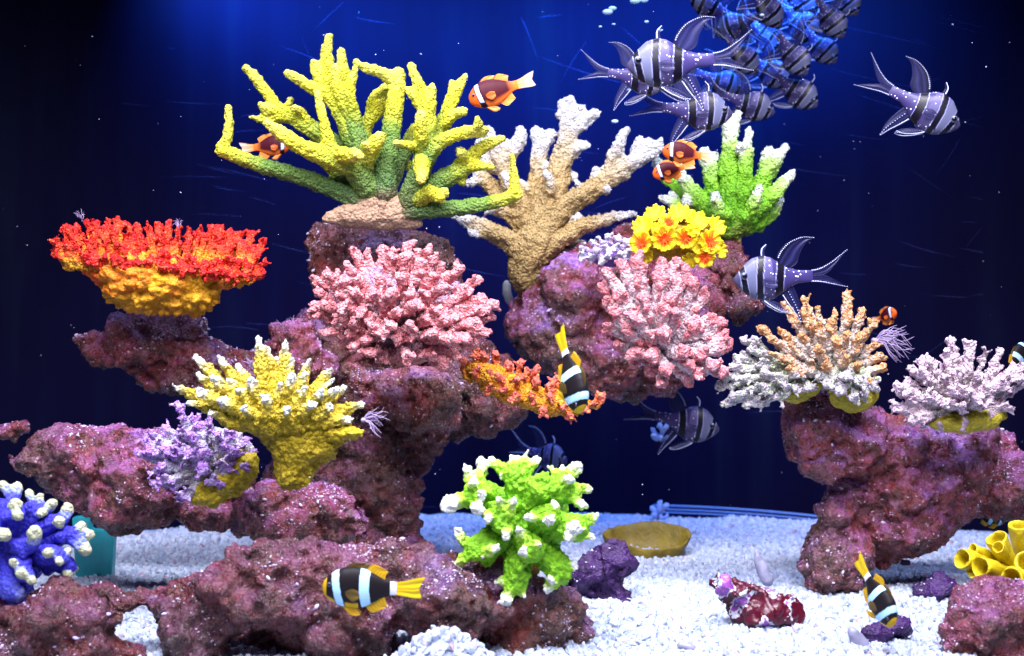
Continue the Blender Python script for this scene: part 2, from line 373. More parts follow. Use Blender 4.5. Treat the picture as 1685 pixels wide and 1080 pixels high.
# ------------------------------------------------------------------ corals
def conv(pts, d):
    return [np.append(PO(p[0], p[1], d, p[2]), p[3] * d / F) for p in pts]
def branch(parent, pts, d, mat, voxel, disp, u0=0., u1=1., twigs=(), name='branch', tw=0, twl=11, twr=.62, spread=.9, knob=0, tu1=1.0):
    """pts rows (px, py, depth px, radius px); twigs: extra polylines of the same branch"""
    mb = MB(); sk = []
    if mat.name.startswith('yellow_staghorn'): pts = [(*p[:3], p[3] * 1.16) for p in pts]; twigs = [[(*p[:3], p[3] * 1.16) for p in t_] for t_ in twigs]
    main = spline(conv(pts, d), .004); mb.add(*tube(main))
    n = len(main)
    for i, q in enumerate(main): sk.append([*q[:4], u0 + (u1 - u0) * i / (n - 1)])
    k = d / F
    for tp in twigs:
        s = spline(conv(tp, d), .004); mb.add(*tube(s)); m = len(s)
        j = int(np.argmin(((main[:, :3] - s[0, :3]) ** 2).sum(1))); us = u0 + (u1 - u0) * j / (n - 1)
        for i, q in enumerate(s): sk.append([*q[:4], us + (tu1 - us) * i / (m - 1)])
    for i in range(tw):
        f = rnd.uniform(.3, .97); j = min(int(f * n), n - 2); q = main[j]; ax = main[j + 1][:3] - q[:3]; ax /= np.linalg.norm(ax) + 1e-9
        rv = np.array([rnd.gauss(0, 1) for _ in range(3)]); rv -= ax * rv.dot(ax); rv /= np.linalg.norm(rv); rv[1] -= .25
        dr = ax * .75 + rv * spread; dr /= np.linalg.norm(dr); L = twl * k * rnd.uniform(.6, 1.25) + q[3]; r = q[3] * twr * rnd.uniform(.8, 1.1)
        e = q[:3] + dr * L; s = np.array([[*q[:3], r], [*((q[:3] + e) / 2), r], [*e, r * .8]]); mb.add(*tube(s, 6))
        us = u0 + (u1 - u0) * f
        for t_ in (.3, .6, 1): sk.append([*(q[:3] + (e - q[:3]) * t_), r, us + (u1 - us) * t_])
    for i in range(knob):
        f = rnd.uniform(.1, 1); q = main[min(int(f * n), n - 1)]; rv = np.array([rnd.gauss(0, 1) for _ in range(3)]); rv /= np.linalg.norm(rv)
        mb.add(ICO1[0] * q[3] * rnd.uniform(.35, .55) + q[:3] + rv * q[3] * .85, ICO1[1])
    return remeshed(name, mb, mat, parent, voxel, disp, sk)
def foot(parent, poly, d, mat, voxel, disp, rmax=30, lump=6, name='base', u=0.0, squash=1.0, lerp=None):
    mb = blobs(poly, d, rmax, lump, squash, 7)
    vs = np.concatenate(mb.v); sk = []
    for b in mb.v:
        c = b.mean(0); uu = u if lerp is None else lerp(c); sk.append([*c, np.linalg.norm(b[0] - c), uu])
    return remeshed(name, mb, mat, parent, voxel, disp, sk, smooth=2)
NUBBY = [(T_CM, .0032, .5), (T_NUB, -.0024, .35)]
CRUST = [(T_CM, .0065, .5), (T_NUB, -.0034, .35), (T_FINE, .002, .5)]
PCRUST = [(T_CM, .0055, .5), (T_NUB, -.0028, .35)]
SOFT = [(T_CM, .0045, .5), (T_NUB, -.0010, .35)]

def lerp3(a, b, t): return tuple(a[i] + (b[i] - a[i]) * t for i in range(len(a)))
def fan(parent, tips, core, d, mat, voxel, disp, r0, r1, a=.25, tw=3, twl=10, twr=.62, u0=.15, bow=.12, knob=0, name='branch', spread=.9):
    """a finger from the core to every tip (px, py, depth)"""
    for tp in tips:
        tx, ty, td = tp[:3]; c = core(tx, ty) if callable(core) else core
        s = lerp3(c, (tx, ty, td), a); m = lerp3(c, (tx, ty, td), .62)
        m = (m[0] + rnd.uniform(-bow, bow) * 30, m[1] + bow * 40 * rnd.uniform(.0, 1), m[2] + rnd.uniform(-5, 5))
        rr = tp[3] if len(tp) > 3 else r1 * rnd.uniform(.85, 1.15)
        branch(parent, [(*s, r0), (*m, (r0 + rr) / 2), (tx, ty, td, rr)], d, mat, voxel, disp, u0, 1, tw=tw, twl=twl, twr=twr, knob=knob, name=name, spread=spread)
def hubfan(parent, tips, hubs, centre, d, mat, voxel, disp, rh, rneck, uh=.35, tw=1, twl=5, twr=.7, name='lobe', knob=3, tipr=.95):
    used = {}
    for tp in tips:
        j = min(range(len(hubs)), key=lambda i: math.hypot(tp[0] - hubs[i][0], tp[1] - hubs[i][1]) + abs(tp[2] - hubs[i][2]) * .5); used.setdefault(j, []).append(tp)
    for j, ts in used.items():
        h = hubs[j]; main = [(*centre, rh * 1.25), (*lerp3(centre, h[:3], .5), rh * 1.1), (*h[:3], rh)]; rest = []
        for tp in ts:
            m = lerp3(h[:3], tp[:3], .5); q = (m[0] + rnd.uniform(-6, 6), m[1] + rnd.uniform(-3, 7), m[2])
            rest.append([(*h[:3], rh * .9), (*q, max(rneck, tp[3] * .9)), (*tp[:3], tp[3] * tipr)])
        far = max(ts, key=lambda t_: math.hypot(t_[0] - h[0], t_[1] - h[1]))
        branch(parent, main, d, mat, voxel, disp, .05, uh, twigs=rest, tw=tw, twl=twl, twr=twr, name=name, knob=knob)
def poly_tips(poly, spacing, depth, rim=True, power=1.0):
    out = []; n = len(poly)
    if rim:
        for i in range(n):
            x1, y1 = poly[i - 1]; x2, y2 = poly[i]; L = math.hypot(x2 - x1, y2 - y1); k = max(1, round(L / (spacing * .8)))
            for j in range(k):
                t = (j + rnd.uniform(-.2, .2)) / k; cx = sum(p[0] for p in poly) / n; cy = sum(p[1] for p in poly) / n
                x, y = x1 + (x2 - x1) * t, y1 + (y2 - y1) * t; q = rnd.uniform(0, .10)
                out.append((x + (cx - x) * q, y + (cy - y) * q, rnd.uniform(-.25, .3) * depth))
    xs = [p[0] for p in poly]; ys = [p[1] for p in poly]; emax = 1
    pts = []; row = 0; y = min(ys)
    while y < max(ys):
        x = min(xs) + (row % 2) * spacing / 2
        while x < max(xs):
            jx, jy = x + rnd.uniform(-.28, .28) * spacing, y + rnd.uniform(-.28, .28) * spacing
            if inside(poly, jx, jy):
                e = edged(poly, jx, jy)
                if e > spacing * .45: pts.append((jx, jy, e)); emax = max(emax, e)
            x += spacing
        y += spacing * .87; row += 1
    for x, y, e in pts: out.append((x, y, -depth * math.sin(min(1, e / emax) * math.pi / 2) ** power * rnd.uniform(.82, 1.0)))
    return out

# --- yellow staghorn
ym = coral_mat('yellow_staghorn', [(0, (.20, .15, .07)), (.1, (.11, .17, .045)), (.44, (.15, .27, .045)), (.62, (.42, .48, .03)), (.82, (.70, .68, .03)), (1, (.80, .78, .10))], .10, 420, .9)
ym2 = coral_mat('yellow_staghorn_arm', [(0, (.15, .13, .06)), (.1, (.09, .19, .05)), (.55, (.16, .29, .04)), (.66, (.42, .46, .03)), (.78, (.70, .68, .03)), (1, (.80, .78, .10))], .08, 420, .9)
tanm = coral_mat('tan_foot', [(0, (.42, .27, .17)), (1, (.5, .34, .2))], .1, 300, .8)
D = 1.16
Y = thing('staghorn_coral', P(620, 378, D), 'large bright yellow staghorn coral with green stems on a tan foot', 'coral')
foot(Y, [(528, 362), (535, 350), (560, 338), (600, 318), (650, 312), (680, 340), (698, 365), (695, 376), (640, 381), (580, 377), (535, 368)], D, tanm, .0018, SOFT, 22, 4)
def yb(*pts, m=ym, u0=0.1, tw=(), **k): branch(Y, pts, D, m, .00165, NUBBY, u0, 1, twigs=tw, **k)
yb((600, 335, 0, 16), (545, 310, -5, 14), (490, 290, -15, 13), (430, 272, -20, 12), (388, 257, -22, 11), (364, 247, -22, 11), (370, 236, -22, 9), (377, 210, -22, 7.5), (376, 177, -22, 5), m=ym2, u0=0)
yb((605, 310, -8, 20), (580, 275, -25, 18), (545, 262, -40, 16), (500, 243, -55, 13), (465, 222, -62, 11), (440, 203, -65, 7), u0=.35,
   tw=[[(548, 262, -40, 14), (536, 215, -50, 9), (526, 170, -52, 7), (522, 150, -52, 5)], [(550, 255, -40, 14), (585, 255, -75, 10), (592, 257, -85, 8)]])
yb((600, 300, 15, 16), (560, 245, 25, 15), (500, 205, 25, 13), (458, 178, 20, 10), (430, 140, 20, 9), (406, 113, 20, 7), u0=.2,
   tw=[[(480, 195, 25, 11), (440, 180, 10, 9), (430, 174, 5, 7)], [(465, 195, 25, 9), (430, 196, 15, 7), (415, 194, 15, 5)], [(470, 185, 20, 9), (478, 165, 15, 6)], [(515, 215, 25, 10), (497, 185, 10, 7), (485, 178, 0, 6)]])
yb((600, 290, 0, 16), (575, 220, -5, 14), (545, 165, -12, 11), (505, 140, -15, 9.5), (474, 121, -18, 7), u0=.25)
yb((605, 280, 20, 15), (575, 210, 20, 13), (548, 150, 15, 11.5), (540, 105, 10, 11), (537, 85, 8, 9), (542, 60, 8, 6), u0=.2, tw=[[(560, 180, 15, 11), (528, 130, 5, 11), (517, 106, 2, 8)]])
yb((610, 300, 0, 18), (590, 230, -10, 15), (570, 170, -10, 11), (565, 120, -8, 10.5), (561, 84, -8, 6.5), u0=.05, tw=[[(585, 210, -10, 11), (558, 155, -25, 9), (552, 112, -28, 7)], [(590, 215, -10, 11), (576, 160, -28, 9), (584, 112, -34, 6)]])
yb((615, 300, 30, 15), (600, 220, 35, 12), (625, 175, 35, 11), (634, 148, 35, 9), u0=.2, tw=[[(605, 210, 35, 9), (615, 160, 30, 8), (640, 142, 20, 8)]])
yb((632, 320, -5, 19), (637, 270, -12, 17), (643, 220, -15, 15), (650, 170, -15, 14), (655, 125, -15, 13), m=ym2, u0=0,
   tw=[[(652, 135, -15, 12), (628, 120, -22, 9), (605, 112, -26, 8), (585, 103, -28, 6)], [(650, 130, -15, 11), (655, 118, -15, 7)]])
yb((600, 280, -15, 13), (612, 245, -45, 12), (622, 230, -55, 11), (626, 224, -58, 9), u0=.45, tw=[[(610, 250, -40, 9), (600, 240, -62, 7)]])
yb((672, 330, -5, 17), (690, 285, -15, 16), (700, 240, -22, 14), (705, 190, -22, 12), (692, 150, -24, 11), (677, 110, -26, 7), u0=.1,
   tw=[[(704, 200, -22, 11), (708, 160, -30, 9), (711, 143, -32, 7)], [(698, 190, -22, 9), (680, 158, -28, 7), (670, 148, -28, 6)], [(695, 255, -20, 14), (692, 215, -52, 11), (692, 190, -60, 9)]])
yb((694, 262, -25, 14), (694, 278, -55, 12), (693, 295, -78, 8), u0=.5)
yb((690, 290, 5, 15), (715, 235, 8, 12), (738, 180, 10, 11), (752, 150, 10, 9), (765, 126, 10, 6), u0=.15, tw=[[(730, 200, 8, 9), (742, 160, 25, 8), (744, 138, 25, 6)], [(722, 215, 8, 9), (745, 190, -5, 9), (762, 183, -10, 7)]])
yb((690, 280, -20, 14), (718, 240, -35, 12), (750, 222, -38, 10), (795, 215, -38, 9), u0=.3, tw=[[(700, 245, -30, 9), (675, 238, -45, 7), (652, 236, -50, 6)], [(780, 218, -38, 9), (786, 208, -45, 9), (786, 196, -48, 6)]])
yb((680, 335, 0, 17), (715, 305, 0, 16), (760, 278, -5, 14), (785, 248, -10, 11), (808, 236, -12, 9), (826, 228, -14, 6), u0=.1, tw=[[(762, 275, -5, 12), (790, 272, -20, 8), (810, 276, -24, 5.5)], [(770, 265, -5, 10), (757, 250, -30, 8)], [(755, 275, -5, 12), (760, 300, 0, 7)]])
yb((665, 350, 0, 14), (710, 345, -10, 13), (760, 342, -15, 12), (805, 334, -18, 11), (845, 322, -20, 11), (846, 300, -20, 8), (843, 257, -20, 5), m=ym2, u0=0, tw=[[(838, 325, -20, 9), (855, 318, -22, 7)]])
yb((690, 330, -15, 13), (708, 318, -35, 12), (728, 324, -40, 9), (732, 316, -42, 7), u0=.55)
yb((640, 310, 30, 14), (665, 250, 45, 12), (690, 210, 50, 11), (735, 205, 50, 9), u0=.05, tw=[[(660, 260, 45, 9), (680, 285, 60, 8)]])
yb((585, 320, 10, 16), (560, 290, 15, 14), (540, 270, 10, 11), (525, 262, 5, 8), u0=.02)

# --- tan coral with white tips
tm = coral_mat('tan_branching', [(0, (.34, .23, .08)), (.2, (.47, .32, .12)), (.62, (.56, .39, .16)), (.80, (.66, .54, .36)), (.92, (.80, .80, .82))], .12, 380, 1.0, dark=(.45, .35, .25))
D = 1.30
T = thing('branching_coral', P(865, 468, D), 'tall tan branching coral with white tips leaning behind the yellow staghorn coral', 'coral')
def tb(*pts, u0=.1, tw=(), k=9): branch(T, pts, D, tm, .0021, CRUST, u0, 1, twigs=tw, knob=k)
tb((862, 462, 0, 26), (866, 430, -5, 34), (880, 400, -8, 38), (895, 365, -8, 30), (912, 320, -5, 25), (922, 270, 0, 21), (934, 225, 0, 18), (938, 172, 0, 15), u0=0,
   tw=[[(934, 230, 0, 14), (955, 205, -10, 13), (980, 188, -12, 11)], [(925, 190, 0, 12), (926, 170, 0, 10)], [(940, 200, -8, 12), (955, 180, -10, 11)], [(925, 260, 0, 14), (955, 242, -12, 11), (965, 240, -15, 9)], [(918, 300, 0, 15), (945, 290, 10, 10)]])
tb((880, 410, -5, 26), (920, 350, -18, 22), (965, 318, -25, 19), (1010, 290, -28, 17), (1048, 262, -30, 16), (1068, 240, -30, 12), u0=.1,
   tw=[[(995, 300, -25, 14), (1010, 262, -32, 13), (1020, 235, -35, 12), (1030, 214, -35, 8)], [(1055, 255, -30, 13), (1080, 250, -32, 11), (1086, 232, -32, 8)], [(1045, 260, -30, 12), (1052, 232, -32, 11)], [(975, 312, -25, 12), (980, 278, -30, 8)], [(960, 325, -25, 10), (950, 300, -35, 7)], [(990, 310, -25, 10), (1003, 312, -45, 7)]])
tb((880, 425, -8, 22), (920, 395, -20, 18), (960, 372, -25, 15), (1005, 360, -28, 12), (1046, 350, -28, 6), u0=.1, tw=[[(930, 385, -20, 10), (950, 355, -28, 8)]])
tb((878, 400, 0, 24), (858, 345, 5, 21), (840, 300, 8, 18), (822, 260, 8, 16), (803, 218, 8, 13), u0=.1,
   tw=[[(828, 270, 8, 14), (850, 240, 0, 13), (856, 218, 0, 12)], [(835, 290, 8, 13), (800, 262, 15, 12), (790, 235, 15, 10)], [(815, 245, 8, 12), (835, 235, 15, 9)]])
tb((882, 385, 10, 20), (880, 330, 18, 17), (885, 275, 20, 16), (893, 225, 20, 15), u0=.15, tw=[[(888, 245, 20, 12), (880, 215, 20, 10)], [(890, 250, 20, 12), (908, 222, 18, 11)], [(884, 290, 20, 12), (910, 270, 5, 9)], [(876, 320, 20, 12), (850, 300, 5, 9)]])
tb((872, 430, -8, 26), (838, 398, -18, 20), (800, 378, -25, 17), (765, 363, -28, 12), (748, 357, -28, 8), u0=.1, tw=[[(800, 378, -25, 12), (775, 385, -35, 8)]])
tb((862, 375, 5, 20), (838, 350, 0, 17), (812, 345, -6, 12), (800, 350, -8, 8), u0=.25)
tb((845, 345, 15, 18), (815, 315, 22, 16), (792, 285, 25, 14), (775, 262, 25, 9), u0=.15, tw=[[(800, 295, 22, 11), (770, 300, 18, 8)]])
tb((895, 420, 15, 16), (930, 405, 22, 13), (968, 402, 25, 7), u0=.1)
tb((850, 340, -5, 14), (840, 310, -25, 12), (830, 288, -30, 9), u0=.3, k=4)
tb((905, 335, -10, 13), (905, 300, -35, 11), (898, 285, -38, 8), u0=.3, k=4)

# --- lime green coral on the right
gm = coral_mat('lime_branching', [(0, (.20, .24, .03)), (.25, (.17, .50, .015)), (.62, (.28, .66, .03)), (.8, (.45, .72, .15)), (.93, (.80, .85, .72))], .13, 380, .9, dark=(.4, .6, .3))
D = 1.28
G = thing('branching_coral', P(1205, 402, D), 'bright lime green upright coral with pale tips behind the yellow flower cluster', 'coral')
foot(G, [(1185, 365), (1210, 345), (1228, 370), (1222, 402), (1205, 408), (1192, 392)], D, coral_mat('olive_foot', [(0, (.32, .27, .05)), (1, (.4, .35, .06))], .1, 300, .8), .002, CRUST, 18, 2)
def gb(*pts, u0=.1, tw=(), k=8): branch(G, pts, D, gm, .002, CRUST, u0, 1, twigs=tw, knob=k)
gb((1205, 375, 0, 26), (1206, 330, -10, 24), (1202, 280, -12, 20), (1202, 235, -12, 16), (1198, 198, -12, 11), u0=.05, tw=[[(1204, 225, -12, 12), (1215, 188, -12, 8)]])
gb((1212, 360, -5, 20), (1222, 310, -25, 17), (1228, 265, -30, 14), (1232, 218, -32, 9), tw=[[(1226, 275, -30, 11), (1218, 240, -40, 9)]])
gb((1215, 365, 0, 22), (1242, 320, 5, 19), (1265, 280, 5, 16), (1290, 246, 5, 11), tw=[[(1252, 300, 5, 13), (1258, 268, 15, 12), (1266, 246, 15, 9)]])
gb((1218, 370, -5, 20), (1252, 340, -18, 16), (1280, 312, -22, 14), (1304, 285, -22, 8))
gb((1200, 375, 0, 22), (1182, 330, 5, 18), (1172, 290, 5, 16), (1158, 252, 5, 13), tw=[[(1166, 265, 5, 11), (1176, 255, 0, 9)]])
gb((1198, 375, -5, 22), (1160, 340, -5, 18), (1135, 310, -5, 15), (1120, 285, -5, 11), tw=[[(1140, 315, -5, 11), (1128, 335, -15, 9)]])
gb((1195, 380, 5, 18), (1150, 350, 15, 15), (1115, 338, 18, 12), (1088, 326, 18, 7), tw=[[(1120, 340, 18, 9), (1105, 318, 20, 7)]])
gb((1220, 375, 5, 20), (1255, 358, 10, 17), (1275, 345, 10, 13), (1284, 328, 10, 9))
gb((1195, 365, -20, 16), (1183, 345, -38, 14), (1178, 322, -42, 9), u0=.3)
gb((1225, 360, -15, 16), (1240, 335, -38, 13), (1247, 312, -42, 9), u0=.3)
gb((1130, 320, 20, 14), (1100, 295, 30, 12), (1080, 268, 32, 10), u0=.2)

# --- yellow flower cluster
petm = vcol_mat('flower_coral', .45, .1, 300)
D = 1.19
FL = thing('flower_coral', P(1115, 435, D), 'cluster of ruffled yellow flower polyps with red orange centres', 'coral')
foot(FL, [(1045, 400), (1060, 365), (1110, 352), (1170, 362), (1185, 400), (1170, 430), (1130, 440), (1080, 430)], D, coral_mat('flower_foot', [(0, (.55, .33, .02)), (1, (.65, .4, .03))], .1, 300, .6), .002, CRUST, 26, 4)
def polyp(px, py, dd, r, red, tilt):
    c = PO(px, py, D, dd); k = D / F * r; mb = MB(); n = 84; rings = 7; V = []; Cc = []; lob = rnd.choice((7, 8, 9)); ph = rnd.uniform(0, 6)
    for j in range(rings + 1):
        f = j / rings
        for i in range(n):
            a = 2 * math.pi * i / n; ruf = math.sin(a * lob + ph) * .17 * f ** 2 + math.sin(a * 21) * .06 * f
            rr = k * f * (1 + .05 * math.cos(a * lob + ph) * f + .05 * math.cos(a * 21) * f ** 3)
            V.append((rr * math.cos(a), rr * math.sin(a), k * (.42 * f ** 1.5 - .2 + ruf)))
            t = min(1, max(0, (f - .30 - .22 * (i % 4 < 2)) / .2)) if red else 1
            Cc.append(np.array((.80, .07, .01)) * (1 - t) + np.array((.80, .56 + .08 * (i % 4 < 2), .015)) * t)
    Fc = [(j * n + i, j * n + (i + 1) % n, (j + 1) * n + (i + 1) % n, (j + 1) * n + i) for j in range(rings) for i in range(n)]
    V = np.array(V); b = V.copy(); b[:, 2] -= k * .1
    Vv = np.vstack([V, b]); off = len(V)
    Fc += [tuple(x + off for x in q[::-1]) for q in Fc[:]] + [(rings * n + i, rings * n + (i + 1) % n, off + rings * n + (i + 1) % n, off + rings * n + i) for i in range(n)]
    nrm = Vector((tilt[0], -1, tilt[1])).normalized(); q = np.array(nrm.to_track_quat('Z', 'Y').to_matrix())
    mb.add(Vv @ q.T + c, Fc, np.array(Cc + Cc)); return mb.obj('polyp', petm, FL, colattr=True), c, q, k
pol = [(1055, 400, -34, 19, 1, (-.5, .1)), (1093, 393, -44, 21, 1, (-.1, .1)), (1128, 392, -44, 18, 1, (0, .1)), (1100, 366, -36, 16, 1, (-.1, .5)), (1168, 398, -38, 20, 1, (.3, .1)),
       (1160, 423, -38, 17, 1, (.2, -.3)), (1058, 372, -22, 18, 0, (-.5, .6)), (1078, 352, -8, 17, 0, (-.3, .9)), (1118, 352, -10, 19, 0, (0, .9)), (1146, 364, -26, 19, 0, (.2, .7)),
       (1178, 372, -12, 17, 0, (.6, .6)), (1085, 378, -36, 13, 0, (-.3, .4)), (1140, 380, -42, 12, 0, (.1, .4)), (1150, 405, -40, 13, 0, (0, 0)), (1062, 420, -24, 14, 0, (-.4, -.4)), (1135, 428, -28, 14, 0, (0, -.6)), (1186, 412, -14, 13, 0, (.8, 0))]
for q_ in pol:
    o, c, q, k = polyp(*q_)
    if q_[4]:
        mb = MB()
        for i in range(16):
            a = i * 2.399; L = k * (.25 + .5 * (i / 16)); e = np.array([math.cos(a) * L, math.sin(a) * L, k * .26])
            mb.add(*tube(np.array([[0, 0, 0, k * .05], [*(e * .6), k * .05], [*e, k * .03]]) @ np.block([[q.T, np.zeros((3, 1))], [np.zeros((1, 3)), np.ones((1, 1))]]) + np.append(c, 0), 5), np.array((.82, .06 + .1 * rnd.random(), .01)))
        ob = mb.obj('polyp_centre', petm, None, colattr=True)
        ob.data.transform(Matrix.Translation(-Vector(FL.location))); ob.parent = o

# --- lilac rosette
D = 1.22
lm = coral_mat('lilac_rosette', [(0, (.20, .07, .40)), (.5, (.45, .28, .70)), (1, (.85, .78, .92))], .12, 400, .8)
LR = thing('rosette_coral', P(1000, 432, D), 'small white and violet rosette coral left of the yellow flower cluster', 'coral')
foot(LR, [(965, 425), (985, 410), (1020, 405), (1040, 420), (1030, 440), (985, 440)], D, lm, .002, SOFT, 16, 2)
fan(LR, [(952, 422, -12), (958, 408, -22), (972, 398, -26), (985, 392, -20), (1000, 389, -24), (1018, 392, -20), (1033, 398, -22), (1040, 412, -24), (1036, 428, -22), (1015, 405, -40), (995, 404, -42), (980, 412, -40), (1022, 418, -38), (1002, 418, -44), (968, 422, -32), (990, 430, -36)], (1002, 425, 5), D, lm, .0018, CRUST, 7, 6, .3, 4, 7, .6)

# --- mustard coral, white finger tips
mm = coral_mat('mustard_finger', [(0, (.40, .30, .01)), (.5, (.56, .42, .012)), (.84, (.62, .50, .05)), (.93, (.72, .68, .42)), (.99, (.82, .86, .84))], .07, 360, 1.0, dark=(.5, .4, .15))
mm0 = coral_mat('mustard_foot', [(0, (.44, .33, .008)), (1, (.56, .43, .012))], .2, 260, 1.0, dark=(.5, .4, .15))
D = 1.0
M = thing('finger_coral', P(485, 808, D), 'mustard yellow finger coral with white tips left of centre', 'coral')
foot(M, [(462, 805), (452, 785), (452, 760), (440, 735), (405, 705), (350, 685), (325, 660), (370, 650), (430, 665), (520, 660), (570, 690), (595, 705), (592, 722), (560, 735), (552, 755), (520, 775), (515, 800), (490, 810)], D, mm0, .0018, CRUST, 42, 12)
MT = [(423, 558, -5, 7), (441, 572, 8, 7), (470, 564, 5, 7), (322, 587, -5, 6), (361, 590, -12, 7), (391, 600, 0, 7), (325, 614, -28, 7), (284, 634, -20, 5), (328, 645, -52, 9), (413, 628, -62, 9), (481, 621, -58, 9),
      (480, 592, -8, 7), (508, 594, -8, 7), (546, 606, -8, 6), (546, 624, -22, 7), (503, 613, -28, 7), (530, 646, -56, 9), (568, 638, -18, 7), (598, 664, -22, 7), (455, 590, 20, 7), (375, 625, -36, 8), (500, 640, -62, 8), (545, 668, -52, 8), (365, 660, -62, 10), (438, 600, 15, 7), (460, 632, -50, 7), (352, 622, -45, 8), (390, 640, -60, 8), (435, 655, -70, 9), (515, 665, -66, 9), (400, 672, -72, 8), (470, 672, -74, 8), (575, 690, -40, 8), (310, 660, -30, 7), (345, 680, -48, 8), (552, 640, -40, 8)]
for q in MT:
    dx = (q[0] - 462) * .42
    branch(M, [(462 + dx, 700 - abs(dx) * .1, q[2] * .4 - 12, 19), (q[0] - (q[0] - 462) * .24, (q[1] * .68 + 700 * .32), q[2] * .8, 14), (q[0], q[1] + 1, q[2], q[3])], D, mm, .0016, CRUST, .25, 1, knob=6)
branch(M, [(540, 715, -25, 16), (578, 712, -35, 13), (594, 712, -36, 9)], D, mm0, .0018, CRUST)

# --- lime green fleshy coral (centre bottom)
gm2 = coral_mat('lime_lobed', [(0, (.10, .32, .005)), (.5, (.24, .58, .01)), (.78, (.40, .70, .05)), (.90, (.64, .76, .36)), (.98, (.82, .85, .76))], .14, 300, .8, dark=(.5, .7, .3))
D = .965
L_ = thing('lobed_coral', P(855, 940, D), 'lime green lobed coral with white tips standing low in the centre', 'coral')
foot(L_, [(775, 800), (800, 790), (830, 800), (850, 785), (900, 785), (935, 805), (940, 860), (925, 895), (880, 925), (835, 925), (795, 900), (800, 860), (775, 830)], D + .03, gm2, .002, SOFT, 30, 10, u=.3)
foot(L_, [(845, 905), (895, 905), (890, 945), (868, 955), (850, 945)], D + .02, coral_mat('amber_foot', [(0, (.40, .24, .02)), (1, (.5, .3, .02))]), .002, SOFT, 18, 2, name='foot')
GT = [(742, 828, -20, 17), (768, 772, 0, 10), (793, 762, 18, 12), (808, 758, 20, 9), (828, 783, -10, 7), (845, 754, 0, 10), (868, 744, 5, 5), (882, 757, 8, 8), (903, 768, 15, 6), (925, 770, 18, 9), (950, 768, 10, 11), (972, 804, 0, 6), (958, 830, -20, 10), (937, 790, -35, 9), (890, 788, -45, 7), (822, 822, -60, 6), (846, 822, -62, 7), (792, 812, -52, 9), (785, 838, -55, 12), (806, 852, -60, 10), (912, 832, -55, 8), (904, 856, -68, 12), (982, 850, -15, 7),
      (946, 868, -60, 14), (974, 886, -45, 6), (935, 884, -68, 8), (888, 898, -72, 6), (863, 906, -70, 10), (853, 872, -68, 6), (752, 875, -25, 9), (744, 930, -35, 8), (795, 914, -50, 7), (818, 902, -62, 8), (944, 930, -38, 9), (905, 955, -45, 9), (900, 970, -40, 8), (832, 988, -50, 12), (862, 982, -45, 7), (815, 960, -42, 6), (880, 815, -55, 8), (832, 880, -60, 9), (780, 790, -30, 9), (870, 850, -62, 8)]
GH = [(785, 815, -12), (852, 785, -12), (925, 800, -12), (822, 852, -42), (900, 850, -45), (945, 868, -40), (875, 905, -48), (785, 905, -30), (850, 950, -32), (920, 935, -28), (890, 800, -30)]
hubfan(L_, GT, GH, (858, 868, 5), D, gm2, .0017, CRUST, 25, 13, tipr=1.05)

# --- blue coral, left edge
bm_ = coral_mat('blue_branching', [(0, (.02, .015, .20)), (.4, (.045, .04, .58)), (.72, (.08, .09, .66)), (.86, (.30, .36, .66)), (.94, (.42, .46, .26)), (1, (.55, .58, .36))], .10, 300, .7, dark=(.5, .5, .8))
D = .95
B = thing('blue_coral', P(20, 1045, D), 'deep blue coral with cream knobbed tips at the left edge', 'coral')
foot(B, [(-60, 820), (20, 820), (70, 850), (95, 900), (85, 935), (50, 960), (60, 1000), (58, 1035), (35, 1046), (0, 1040), (-60, 1040)], D + .04, bm_, .002, SOFT, 34, 10, u=.35)
BT = [(6, 800, 0, 11), (28, 800, 5, 10), (48, 812, 5, 8), (25, 830, -30, 12), (66, 818, 0, 8), (30, 848, -40, 10), (85, 830, -10, 11), (112, 836, 0, 12), (72, 845, -25, 10), (97, 858, -30, 12), (57, 877, -55, 14), (6, 880, -60, 14), (135, 866, -8, 9), (148, 880, -8, 8), (140, 905, -18, 13), (112, 908, -30, 8), (78, 910, -58, 10), (98, 924, -50, 9), (22, 925, -62, 10), (35, 945, -62, 11), (52, 955, -58, 8), (110, 946, -25, 9), (45, 1035, -30, 18), (-20, 850, -30, 12), (-20, 920, -50, 12), (122, 935, -10, 8), (28, 975, -45, 18)]
BH = [(20, 845, -20), (62, 845, -10), (85, 860, -15), (40, 900, -42), (115, 880, -8), (95, 915, -32), (35, 930, -45), (-15, 880, -30), (110, 930, -12)]
hubfan(B, [q for q in BT if q[1] < 970], BH, (15, 905, 10), D, bm_, .0017, SOFT, 17, 9, name='branch')
for q in [q for q in BT if q[1] >= 970]: branch(B, [(15, 905, 0, 22), ((15 + q[0]) / 2, 965, q[2] * .8, 24), (*q[:3], q[3])], D, bm_, .0017, SOFT, .2, .8)

